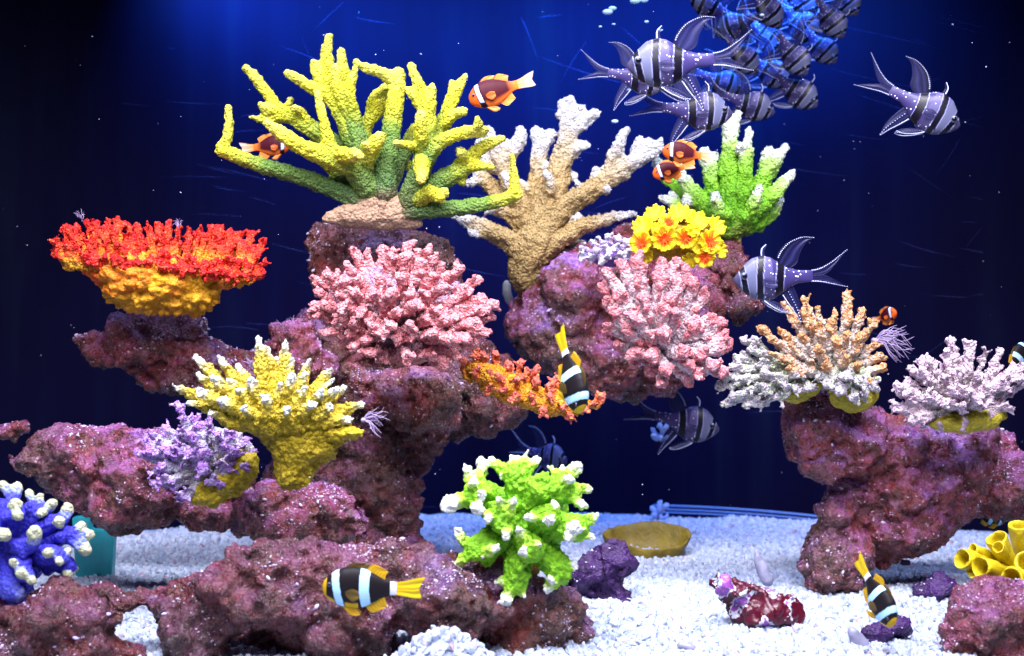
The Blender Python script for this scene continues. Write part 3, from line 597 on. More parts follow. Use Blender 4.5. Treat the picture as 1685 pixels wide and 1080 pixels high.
# --- purple and white coral on yellow foot (left)
pw = coral_mat('violet_frilled', [(0, (.48, .38, .14)), (.3, (.55, .50, .50)), (.72, (.66, .62, .80)), (.92, (.54, .36, .74)), (1, (.46, .22, .72))], .2, 420, 1.0, speck=(.62, .62, .85))
D = 1.05
V_ = thing('frilled_coral', P(365, 838, D), 'lilac and white frilled coral on a yellow foot left of the mustard coral', 'coral')
foot(V_, [(300, 826), (312, 800), (350, 775), (395, 735), (425, 745), (432, 775), (408, 805), (370, 832), (352, 840)], D - .006, coral_mat('ochre_foot', [(0, (.50, .38, .01)), (1, (.5, .42, .25))], .3, 260, .9), .002, CRUST, 30, 8)
foot(V_, [(262, 725), (330, 695), (400, 710), (425, 745), (400, 780), (340, 805), (290, 795), (275, 760)], D + .008, pw, .002, CRUST, 20, 6, name='plate', u=.35)
fan(V_, [(290, 662, 5), (300, 678, 0), (318, 690, -5), (270, 702, -5), (250, 712, -8), (240, 728, -12), (226, 745, -14), (245, 742, -25), (262, 768, -30), (245, 778, -28), (262, 792, -30), (250, 798, -25), (300, 820, -30), (330, 700, -12), (345, 688, 0), (360, 712, -12), (385, 712, 0), (405, 722, -8), (418, 742, -8), (312, 745, -40), (290, 728, -30), (340, 745, -38), (330, 770, -46), (275, 745, -30), (308, 712, -28), (390, 745, -30), (300, 690, -22), (375, 770, -40), (355, 795, -40), (405, 765, -34)],
    (352, 775, 10), D, pw, .0018, CRUST, 15, 7.5, .3, 7, 10, .6)

# --- pink dome coral
pm = coral_mat('pink_dome', [(0, (.36, .22, .36)), (.3, (.56, .33, .40)), (.55, (.72, .42, .45)), (.78, (.72, .20, .21)), (1, (.76, .27, .29))], .30, 460, 1.2, dark=(.6, .35, .4), speck=(.78, .50, .52))
D = 1.07
K = thing('dome_coral', P(650, 600, D), 'large salmon pink dome of short knobbly branches in the centre left', 'coral')
foot(K, [(590, 560), (600, 520), (680, 510), (760, 540), (740, 575), (700, 598), (660, 604), (620, 590)], D + .022, coral_mat('salmon_plate', [(0, (.50, .16, .14)), (1, (.55, .2, .18))], .1, 300, .3), .002, SOFT, 30, 4)
foot(K, [(530, 470), (590, 430), (700, 430), (765, 475), (780, 535), (730, 580), (640, 585), (555, 550)], D + .016, pm, .0024, CRUST, 55, 6, name='core', u=.1)
kp = [(508, 455), (545, 450), (580, 412), (622, 405), (668, 402), (705, 405), (732, 430), (760, 442), (787, 462), (768, 492), (800, 490), (816, 500), (815, 545), (790, 568), (768, 578), (755, 592), (735, 600), (700, 585), (668, 590), (625, 590), (600, 585), (560, 560), (528, 548), (508, 520)]
fan(K, [(x, y, z - (max(0, y - 520) * .75)) for x, y, z in poly_tips(kp, 29.5, 80)], (652, 540, 12), D, pm, .0018, PCRUST, 12, 8.5, .35, 7, 9, .66, u0=.12, spread=.75)

# --- pale pink finger coral
pf = coral_mat('pale_pink_finger', [(0, (.42, .33, .34)), (.45, (.66, .54, .58)), (.82, (.78, .58, .62)), (.95, (.74, .30, .33)), (1, (.72, .22, .24))], .16, 420, 1.1, dark=(.6, .4, .45), speck=(.80, .66, .72))
D = 1.13
Q = thing('finger_coral', P(1085, 640, D), 'pale pink finger coral with rosy tips radiating on the right of centre', 'coral')
foot(Q, [(1025, 545), (1070, 495), (1135, 510), (1165, 565), (1140, 610), (1075, 612)], D + .02, pf, .0022, CRUST, 30, 4, name='core', u=.2)
qp = [(992, 452), (1020, 432), (1052, 428), (1085, 432), (1110, 422), (1130, 440), (1142, 462), (1165, 478), (1168, 520), (1190, 532), (1192, 560), (1200, 575), (1196, 615), (1155, 622), (1130, 635), (1095, 640), (1065, 612), (1035, 598), (1015, 575), (998, 540), (992, 500)]
fan(Q, [(x, y, z - (max(0, y - 570) * .6)) for x, y, z in poly_tips(qp, 36, 62)], (1085, 575, 15), D, pf, .0018, PCRUST, 13, 11.5, .2, 4, 9, .72, u0=.1, bow=.1, spread=.5)

# --- red table coral
rm = coral_mat('red_table', [(0, (.76, .40, .01)), (.42, (.86, .26, .01)), (.68, (.86, .07, .012)), (1, (.84, .012, .014))], .28, 420, 1.1, dark=(.6, .25, .1), speck=(.9, .16, .05))
ro = coral_mat('amber_underside', [(0, (.56, .22, .004)), (.45, (.70, .34, .006)), (.7, (.82, .20, .01)), (1, (.84, .06, .012))], .22, 200, 1.0, dark=(.45, .35, .1))
D = 1.12
RD = thing('table_coral', P(258, 520, D), 'broad red topped table coral with an orange yellow underside', 'coral')
foot(RD, [(184, 508), (170, 484), (150, 462), (122, 435), (100, 405), (180, 405), (280, 415), (380, 425), (425, 440), (405, 462), (368, 482), (362, 508), (320, 522), (250, 518)], D, ro, .002, [(T_KNOB, -.010, .35), (T_CM, .006, .5)], 42, 8, name='underside', lerp=lambda c: min(1, max(0, (P(0, 505, D)[2] - c[2]) / (P(0, 505, D)[2] - P(0, 425, D)[2]))))
rp_back = [(x, 352 + 12 * abs(math.sin(x * .7)) + (x - 100) * .07 if x > 130 else 372, 30) for x in range(108, 430, 17)]
rp_mid = [(x + rnd.uniform(-5, 5), 372 + (x - 100) * .10 + rnd.uniform(-8, 8), 4) for x in range(100, 440, 15)]
rp_front = [(x + rnd.uniform(-5, 5), 398 + (x - 100) * .13 + rnd.uniform(-7, 7), -24) for x in range(96, 425, 15)]
rp_low = [(x + rnd.uniform(-5, 5), 420 + (x - 130) * .12 + rnd.uniform(-5, 5), -44) for x in range(140, 400, 15)]
def rcore(tx, ty): return (262 + (tx - 262) * .80, 462 + (tx - 262) * .04, -12)
fan(RD, rp_back + rp_mid + rp_front + rp_low + [(90, 396, -5), (92, 408, -14), (428, 418, -5), (436, 428, -10), (430, 445, -14), (415, 455, -20), (395, 462, -24)], rcore, D, rm, .0018, CRUST, 11, 7, .3, 4, 9, .62, u0=.05, bow=.08, spread=.7)

# --- orange and white coral (right)
om = coral_mat('orange_tipped', [(0, (.42, .40, .22)), (.3, (.55, .52, .44)), (.66, (.72, .60, .54)), (.84, (.76, .46, .26)), (1, (.72, .33, .12))], .14, 420, 1.1, dark=(.55, .45, .3), speck=(.74, .68, .60))
wm = coral_mat('ash_white', [(0, (.40, .42, .22)), (.4, (.52, .55, .42)), (.8, (.62, .60, .60)), (1, (.66, .58, .64))], .25, 420, 1.1, dark=(.5, .5, .35), speck=(.30, .55, .12))
olv = coral_mat('olive_yellow_foot', [(0, (.42, .35, .02)), (1, (.5, .42, .05))], .2, 260, .5)
D = 1.13
O = thing('cluster_coral', P(1400, 680, D), 'orange tipped white coral with an ashen left lobe on the right rock', 'coral')
foot(O, [(1358, 640), (1400, 625), (1446, 622), (1446, 655), (1428, 678), (1400, 682), (1370, 668)], D, olv, .002, SOFT, 30, 3)
foot(O, [(1262, 640), (1320, 620), (1365, 625), (1345, 650), (1308, 668), (1290, 660)], D, olv, .002, SOFT, 24, 3, name='base')
foot(O, [(1290, 560), (1340, 540), (1400, 545), (1430, 580), (1425, 630), (1380, 650), (1320, 630), (1270, 620)], D + .02, om, .0024, CRUST, 36, 5, name='core', u=.15)
fan(O, [(1288, 500, 5), (1300, 515, 0), (1325, 492, 8), (1322, 512, -10), (1345, 505, 6), (1372, 512, 8), (1395, 482, 6), (1400, 505, -5), (1418, 512, 0), (1440, 530, 4), (1425, 545, -20), (1250, 542, 0), (1262, 552, -18), (1285, 545, -12), (1345, 538, -30), (1368, 530, -24), (1395, 550, -38), (1412, 555, -32), (1300, 570, -35), (1268, 580, -25), (1285, 588, -35), (1345, 572, -50), (1318, 552, -34), (1448, 585, -8), (1452, 605, -12), (1440, 565, -8), (1395, 590, -55), (1358, 600, -60), (1412, 600, -46), (1432, 625, -28), (1300, 605, -45), (1335, 525, -12), (1378, 560, -40)],
    (1375, 625, 8), D, om, .0018, CRUST, 10, 8, .25, 3, 8, .7, u0=.1, spread=.6)
fan(O, [(1360, 632, -55), (1380, 645, -58), (1405, 658, -50), (1425, 650, -40), (1440, 640, -25), (1345, 622, -55), (1390, 620, -60), (1415, 630, -55)], (1400, 600, 0), D, wm, .0018, CRUST, 14, 9, .3, 4, 8, .65, u0=.2)
fan(O, [(1182, 636, 0), (1192, 665, -12), (1205, 655, -20), (1212, 588, 5), (1222, 560, 8), (1235, 575, -5), (1205, 605, -8), (1215, 625, -22), (1232, 640, -28), (1225, 668, -15), (1250, 665, -22), (1245, 600, -22), (1262, 615, -34), (1258, 640, -36), (1285, 630, -42), (1280, 655, -34), (1310, 640, -42), (1312, 615, -42), (1335, 640, -44), (1240, 555, 0), (1195, 620, -5)],
    (1310, 615, 5), D, wm, .0018, CRUST, 11, 8, .3, 5, 9, .65, u0=.15)

# --- lilac white coral far right
ll = coral_mat('lilac_white', [(0, (.45, .40, .22)), (.35, (.60, .52, .52)), (.7, (.74, .58, .64)), (1, (.74, .54, .66))], .25, 430, 1.1, dark=(.6, .45, .55), speck=(.80, .76, .80))
D = 1.10
W = thing('bushy_coral', P(1585, 712, D), 'lilac white bushy coral on a yellow foot near the right edge', 'coral')
foot(W, [(1520, 698), (1560, 680), (1640, 670), (1665, 680), (1640, 705), (1590, 716), (1545, 712)], D, olv, .002, SOFT, 26, 3)
foot(W, [(1530, 640), (1560, 610), (1620, 610), (1650, 650), (1630, 690), (1560, 690)], D + .02, ll, .0024, CRUST, 30, 4, name='core', u=.15)
wp = [(1462, 630), (1490, 650), (1495, 605), (1520, 580), (1535, 615), (1568, 562), (1585, 590), (1602, 562), (1620, 575), (1652, 580), (1650, 615), (1690, 600), (1685, 635), (1655, 665), (1665, 672), (1630, 695), (1590, 700), (1540, 705), (1500, 690), (1470, 672), (1490, 662)]
fan(W, poly_tips(wp, 29, 55), (1580, 672, 10), D, ll, .0018, CRUST, 10, 8, .28, 6, 9, .65, u0=.1, spread=.75)

# --- small orange coral centre
oc = coral_mat('orange_yellow_ridge', [(0, (.70, .32, .005)), (.5, (.85, .28, .01)), (.8, (.80, .15, .05)), (1, (.78, .16, .12))], .25, 420, 1.0, dark=(.6, .35, .1), speck=(.9, .45, .1))
D = 1.13
Z = thing('ridge_coral', P(870, 670, D), 'low orange and yellow ridged coral behind the head-down clownfish', 'coral')
foot(Z, [(760, 600), (800, 590), (840, 612), (900, 640), (960, 655), (985, 655), (958, 686), (905, 688), (850, 672), (800, 652), (775, 625)], D, oc, .0018, CRUST, 22, 5, u=.15)
fan(Z, [(758, 592, 0), (780, 572, 0), (795, 585, -10), (815, 582, 0), (805, 610, -24), (835, 600, -6), (856, 596, 0), (866, 606, -10), (850, 625, -30), (885, 608, 0), (882, 625, -22), (918, 622, 0), (905, 632, -18), (930, 628, 0), (878, 655, -32), (905, 652, -32), (945, 652, -14), (990, 655, -8), (978, 662, -14), (960, 672, -20), (925, 672, -30), (895, 675, -30), (830, 640, -34), (800, 640, -26), (780, 610, -24), (940, 685, -14), (850, 655, -34), (820, 620, -26)],
    lambda x, y: (870 + (x - 870) * .8, 652 + (x - 870) * .15, 4), D, oc, .0018, CRUST, 9, 6.5, .25, 5, 9, .65, u0=.15)

# ------------------------------------------------------------------ gravel bed and tank wall
SANDZ = -.253
def sandh(x, y):
    h = SANDZ + .006 * mnoise.noise(Vector((x * 6, y * 6, 1))) + .004 * mnoise.noise(Vector((x * 18, y * 18, 4)))
    c = P(735, 1080, .92); h += .034 * math.exp(-(((x - c[0]) / .036) ** 2 + ((y - .90) / .016) ** 2))
    h += .010 * math.exp(-(((x - .10) / .10) ** 2 + ((y - 1.5) / .10) ** 2))
    h += .012 * math.exp(-(((x + .33) / .12) ** 2 + ((y - 1.42) / .12) ** 2))
    return h
nx, ny = 150, 110; V = []; Fc = []
for j in range(ny + 1):
    for i in range(nx + 1):
        x = -1.0 + 2.0 * i / nx; y = .45 + 1.26 * j / ny; V.append((x, y, sandh(x, y)))
Fc = [(j * (nx + 1) + i, j * (nx + 1) + i + 1, (j + 1) * (nx + 1) + i + 1, (j + 1) * (nx + 1) + i) for j in range(ny) for i in range(nx)]
sandm = plain('sand_bed', (.34, .40, .54), .8, 400, .4, .6, .001)
so = mesh_obj('sand_bed', V, Fc, sandm); so['kind'] = 'structure'
# gravel grains: instanced
gs = NT('gravel_grain'); rc = gs.attr('gcol', 'Fac', 'INSTANCER')
gc = gs.ramp(rc, [(0, (.42, .48, .62)), (.12, (.38, .45, .60)), (.6, (.52, .60, .74)), (.95, (.64, .70, .80)), (.985, (.50, .42, .52)), (1, (.40, .25, .35))])
gravm = gs.done(gc, .6, gs.bump(gs.noise(6, 3), .4, .1))
V2 = []; keep = []
xs = [(-.62, .66)]; nx2, ny2 = 90, 90
for j in range(ny2 + 1):
    for i in range(nx2 + 1):
        x = -.62 + 1.3 * i / nx2; y = .86 + .79 * j / ny2; V2.append((x, y, sandh(x, y) + .0008))
F2 = [(j * (nx2 + 1) + i, j * (nx2 + 1) + i + 1, (j + 1) * (nx2 + 1) + i + 1, (j + 1) * (nx2 + 1) + i) for j in range(ny2) for i in range(nx2)]
F2 = [q for q in F2 if math.hypot(V2[q[0]][0] - .05, V2[q[0]][1] - .65) < .985 and abs(V2[q[0]][0]) < V2[q[0]][1] * .42 + .04]
go = mesh_obj('gravel', V2, F2, gravm); go['kind'] = 'stuff'
ng = bpy.data.node_groups.new('gravel_scatter', 'GeometryNodeTree')
ng.interface.new_socket('Geometry', in_out='INPUT', socket_type='NodeSocketGeometry'); ng.interface.new_socket('Geometry', in_out='OUTPUT', socket_type='NodeSocketGeometry')
N = ng.nodes; Lk = ng.links.new
gi = N.new('NodeGroupInput'); gout = N.new('NodeGroupOutput')
dp = N.new('GeometryNodeDistributePointsOnFaces'); dp.inputs['Density'].default_value = 50000
icn = N.new('GeometryNodeMeshIcoSphere'); icn.inputs['Radius'].default_value = 1.0; icn.inputs['Subdivisions'].default_value = 3
sp_ = N.new('GeometryNodeSetPosition'); nt = N.new('ShaderNodeTexNoise'); nt.inputs['Scale'].default_value = 1.1; nt.inputs['Detail'].default_value = 2
vm = N.new('ShaderNodeVectorMath'); vm.operation = 'SUBTRACT'; vm.inputs[1].default_value = (.5, .5, .5)
vm2 = N.new('ShaderNodeVectorMath'); vm2.operation = 'SCALE'; vm2.inputs['Scale'].default_value = 1.5
Lk(nt.outputs['Color'], vm.inputs[0]); Lk(vm.outputs[0], vm2.inputs[0]); Lk(icn.outputs['Mesh'], sp_.inputs['Geometry']); Lk(vm2.outputs[0], sp_.inputs['Offset'])
smn = N.new('GeometryNodeSetShadeSmooth'); Lk(sp_.outputs[0], smn.inputs[0])
smt = N.new('GeometryNodeSetMaterial'); smt.inputs['Material'].default_value = gravm; Lk(smn.outputs[0], smt.inputs[0])
iop = N.new('GeometryNodeInstanceOnPoints')
rr_ = N.new('FunctionNodeRandomValue'); rr_.data_type = 'FLOAT_VECTOR'; rr_.inputs[0].default_value = (0, 0, 0); rr_.inputs[1].default_value = (6.28, 6.28, 6.28)
rs_ = N.new('FunctionNodeRandomValue'); rs_.data_type = 'FLOAT_VECTOR'; rs_.inputs[0].default_value = (.0020, .0016, .0014); rs_.inputs[1].default_value = (.0056, .0040, .0032); rs_.inputs['Seed'].default_value = 5
rcn = N.new('FunctionNodeRandomValue'); rcn.data_type = 'FLOAT'; rcn.inputs['Seed'].default_value = 9
Lk(gi.outputs[0], dp.inputs[0]); Lk(dp.outputs[0], iop.inputs['Points']); Lk(smt.outputs[0], iop.inputs['Instance'])
Lk(rr_.outputs[0], iop.inputs['Rotation']); Lk(rs_.outputs[0], iop.inputs['Scale'])
sa = N.new('GeometryNodeStoreNamedAttribute'); sa.domain = 'INSTANCE'; sa.data_type = 'FLOAT'; sa.inputs['Name'].default_value = 'gcol'
Lk(iop.outputs[0], sa.inputs[0]); Lk(rcn.outputs[1], sa.inputs['Value']); Lk(sa.outputs[0], gout.inputs[0])
gmod = go.modifiers.new('scatter', 'NODES'); gmod.node_group = ng

# curved back wall of the tank
s = NT('tank_wall_acrylic')
mp = s.n('ShaderNodeMapping'); mp.inputs['Scale'].default_value = (9, 9, .7); s.l(s.co(), mp.inputs['Vector'])
st = s.noise(1.6, 4, .6, mp.outputs[0]); big = s.noise(2.2, 3)
wc = s.ramp(st, [(.35, (.0022, .0016, .0145)), (.55, (.0026, .0026, .019)), (.75, (.0046, .0080, .024))])
wc = s.mix(s.ramp(big, [(.35, 0), (.7, .6)]), wc, (.0016, .0009, .007))
wallm = s.done(wc, .6, None, .03)
cx, cy, Rw = .05, .65, 1.02; V = []; n = 120
for i in range(n + 1):
    a = R(-15) + R(210) * i / n
    for (rad, z) in ((Rw, -.35), (Rw, .75), (Rw + .012, .75), (Rw + .012, -.35)):
        V.append((cx + rad * math.cos(a), cy + rad * math.sin(a), z))
Fc = [(i * 4 + k, (i + 1) * 4 + k, (i + 1) * 4 + (k + 1) % 4, i * 4 + (k + 1) % 4) for i in range(n) for k in range(4)]
wo = mesh_obj('tank_wall', V, Fc, wallm, smooth=False)
tag(wo, 'dark navy curved back wall of the aquarium tank', 'tank wall'); wo['kind'] = 'structure'
rimm = NT('acrylic_rim').done((.08, .17, .42), .25)
mb = MB()
for zz, rr in ((SANDZ + .015, .0028), (SANDZ + .010, .0022), (SANDZ + .006, .002)):
    pts = [(cx + (Rw - .012) * math.cos(R(t)), cy + (Rw - .012) * math.sin(R(t)), zz - .018 * ((t - 82) / 20) ** 2, rr * .6) for t in range(62, 84, 2)]
    mb.add(*tube(np.array(pts), 8))
tag(mb.obj('tank_seam', rimm), 'pale blue curved seam where the tank wall meets the gravel', 'seam'); bpy.data.objects['tank_seam']['kind'] = 'structure'

# ------------------------------------------------------------------ fish
def body_mesh(prof, colf, nr=90, ns=36):
    pr = np.array(prof, float); x = pr[:, 0]; V = []; Cc = []
    nose, tail = x[0], x[-1]
    for i in range(nr + 1):
        t = i / nr; t = .5 - .5 * math.cos(t * math.pi) if t < .5 else t
        xx = nose + (tail - nose) * t
        top, bot, hw = (np.interp(xx, x[::-1], pr[::-1, k]) for k in (1, 2, 3))
        V.append((xx, top, bot, hw))
    A = np.array(V)
    for k in (1, 2, 3):
        for _ in range(2): A[1:-1, k] = (A[:-2, k] + A[1:-1, k] * 2 + A[2:, k]) / 4
    V = []
    for xx, top, bot, hw in A:
        for j in range(ns):
            a = 2 * math.pi * j / ns; sy = math.copysign(abs(math.sin(a)) ** .9, math.sin(a)); cz = math.cos(a)
            z = (top + bot) / 2 + (top - bot) / 2 * cz; y = hw * sy
            V.append((xx, y, z)); Cc.append(colf(xx, y, z, (z - bot) / max(top - bot, 1e-4)))
    Fc = [(i * ns + j, (i + 1) * ns + j, (i + 1) * ns + (j + 1) % ns, i * ns + (j + 1) % ns) for i in range(nr) for j in range(ns)]
    Fc += [tuple(range(ns)), tuple(nr * ns + j for j in range(ns))[::-1]]
    return np.array(V), Fc, np.array(Cc)
def fin(A, B, colf, n=26, m=10, th=.006, y0=0, ripple=.008, splay=0):
    """membrane between edge A and edge B (rows x,z), with ray relief and thickness"""
    A = spline([(a[0], 0, a[1], 0) for a in A], .01); B = spline([(b[0], 0, b[1], 0) for b in B], .01)
    def rs(Q, k):
        s_ = np.linspace(0, len(Q) - 1, k); i = np.minimum(s_.astype(int), len(Q) - 2); f = (s_ - i)[:, None]; return Q[i] * (1 - f) + Q[i + 1] * f
    A, B = rs(A, n), rs(B, n); V = []; Cc = []
    for sgn in (1, -1):
        for i in range(n):
            for j in range(m):
                f = j / (m - 1); p = A[i] * (1 - f) + B[i] * f; s_ = i / (n - 1)
                y = y0 + sgn * th * (1 - .7 * s_) / 2 + ripple * math.sin(f * 9) * s_ + splay * s_
                V.append((p[0], y, p[2])); Cc.append(colf(s_, f))
    o = n * m; q = lambda i, j: i * m + j
    Fc = [(q(i, j), q(i + 1, j), q(i + 1, j + 1), q(i, j + 1)) for i in range(n - 1) for j in range(m - 1)]
    Fc += [tuple(x + o for x in f[::-1]) for f in Fc[:]]
    for i in range(n - 1):
        for j in (0, m - 1): Fc.append((q(i, j), q(i + 1, j), q(i + 1, j) + o, q(i, j) + o))
    for j in range(m - 1):
        for i in (0, n - 1): Fc.append((q(i, j), q(i, j + 1), q(i, j + 1) + o, q(i, j) + o))
    return np.array(V), Fc, np.array(Cc), A, B
finm = vcol_mat('fin_membrane', .4, .1, 40); skinm = vcol_mat('fish_skin', .5, .12, 60, .25)
def fin_clear(name):
    s = NT(name); c = s.attr('col', 'Color'); bw = s.n('ShaderNodeRGBToBW'); s.l(c, bw.inputs[0])
    al = s.math('MULTIPLY_ADD', bw.outputs[0], 2.0, .34, clamp=True); s.l(al, s.b.inputs['Alpha'])
    return s.done(c, .35, None, .25)
clearm = fin_clear('spotted_fin_membrane')
def spots_mat():
    s = NT('cardinal_skin'); c = s.attr('col', 'Color'); d = s.voro(19); k = s.math('LESS_THAN', d, .2)
    msk = s.attr('spot'); k = s.math('MULTIPLY', k, msk)
    return s.done(s.mix(k, c, (.85, .85, .98)), .35, s.bump(s.voro(70), .04, .004), .25)
cardm = spots_mat()
eyew = NT('eye_ring').done((.06, .07, .13), .15); eyeb = NT('eye_pupil').done((.004, .004, .008), .05)

def beads(mb, path, r0, r1, col, every=2, y0=0):
    for i in range(2, len(path), every):
        t = i / len(path); r = r0 + (r1 - r0) * t
        mb.add(ICO1[0] * r + np.array([path[i][0], path[i][1] + y0, path[i][2]]), ICO1[1], col)
def make_cardinal(name, label, group=None):
    t = thing(name, (0, 0, 0), label, 'fish', group)
    prof = [(1.0, .02, -.03, .004), (.985, .035, -.06, .025), (.93, .10, -.125, .06), (.85, .185, -.20, .095), (.75, .265, -.265, .12), (.62, .30, -.30, .13), (.5, .27, -.29, .12), (.38, .19, -.22, .09), (.27, .12, -.14, .06), (.15, .085, -.09, .04), (.0, .075, -.08, .025), (-.06, .07, -.075, .008)]
    dk = np.array((.004, .003, .010)); lt = np.array((.085, .072, .20)); wh = np.array((.25, .27, .48)); vi = np.array((.040, .030, .125)); fc = np.array((.05, .045, .10))
    def colf(x, y, z, f):
        xb = x + .10 * (z - .02) ** 2 * 4
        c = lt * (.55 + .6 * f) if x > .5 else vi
        if x > .73: c = wh * .42
        if x > .93: c = fc
        for c0, w0, sl in ((.885, .034, .10), (.68, .042, -.08), (.405, .055, -.16)):
            dlt = abs(xb - c0 - sl * z)
            if dlt < w0: c = dk
            elif dlt < w0 + .009: c = wh
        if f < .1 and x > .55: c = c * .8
        return c
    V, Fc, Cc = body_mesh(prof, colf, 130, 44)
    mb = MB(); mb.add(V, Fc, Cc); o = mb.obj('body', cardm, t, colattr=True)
    sp = o.data.attributes.new('spot', 'FLOAT', 'POINT'); sp.data.foreach_set('value', ((V[:, 0] < .66) & (np.array(Cc).sum(1) > .15)).astype(np.float32))
    for sgn in (1, -1):
        mb = MB(); mb.add(ICO3[0] * np.array([.052, .02, .052]) + np.array([.875, sgn * .083, .035]), ICO3[1]); e = mb.obj('eye', eyew, t)
        mb = MB(); mb.add(ICO2[0] * np.array([.034, .012, .034]) + np.array([.877, sgn * .098, .035]), ICO2[1]); mb.obj('pupil', eyeb, e)
    W = (.60, .64, .9)
    def dark_fin(s_, f):
        return np.array((.006, .005, .02)) if f < .30 else np.array((.016, .016, .07)) * (1.2 + .8 * math.sin(f * 40))
    def addfin(nm, A, B, bead=True, y0=0, splay=0, r=.013, cf=dark_fin, both=False):
        mb = MB(); V, Fc, Cc, PA, PB = fin(A, B, cf, y0=y0, splay=splay); mb.add(V, Fc, Cc)
        if bead:
            n_ = len(PA)
            for kk, i in enumerate(range(3, n_, 1)):
                for sg in (1, -1):
                    s_ = i / (n_ - 1); rr = r * (1 - .45 * s_); q = PA[i] + (PB[i] - PA[i]) * .10
                    mb.add(ICO1[0] * rr * np.array([.8, .5, .8]) + np.array([q[0], y0 + splay * s_ + sg * .004, q[2]]), ICO1[1], W)
            if both:
                for i in range(3, n_, 2):
                    q = PA[i] + (PB[i] - PA[i]) * .55; mb.add(ICO1[0] * r * .55 + np.array([q[0], y0 - .002, q[2]]), ICO1[1], W)
        mb.obj(nm, clearm, t, colattr=True)
    addfin('tail_fin', [(.02, .07), (-.15, .095), (-.33, .18), (-.54, .32)], [(.0, .0), (-.20, .01), (-.31, .07), (-.52, .30)])
    addfin('tail_fin', [(.02, -.075), (-.15, -.09), (-.33, -.13), (-.52, -.17)], [(.0, .0), (-.20, .005), (-.32, -.05), (-.50, -.155)])
    addfin('rear_dorsal_fin', [(.44, .20), (.38, .34), (.25, .46), (.06, .52), (-.10, .50)], [(.24, .11), (.14, .18), (.10, .30), (.01, .44), (-.09, .49)])
    addfin('front_dorsal_fin', [(.62, .28), (.61, .38), (.55, .44)], [(.56, .27), (.57, .36), (.53, .43)], r=.014)
    addfin('anal_fin', [(.40, -.20), (.30, -.36), (.20, -.50), (.14, -.60)], [(.22, -.10), (.16, -.26), (.12, -.42), (.12, -.59)], both=True, r=.014)
    for sgn in (1, -1):
        addfin('pelvic_fin', [(.66, -.27), (.54, -.38), (.40, -.46), (.30, -.47)], [(.60, -.28), (.48, -.32), (.38, -.38), (.29, -.46)], y0=sgn * .05, splay=sgn * .06, both=True)
        def pc(s_, f): return np.array((.03, .028, .09)) * (1.2 + .8 * math.sin(f * 30))
        addfin('pectoral_fin', [(.66, -.02), (.56, .0), (.46, -.04)], [(.65, -.10), (.56, -.14), (.47, -.13)], bead=False, y0=sgn * .125, splay=sgn * .05, cf=pc)
    return t
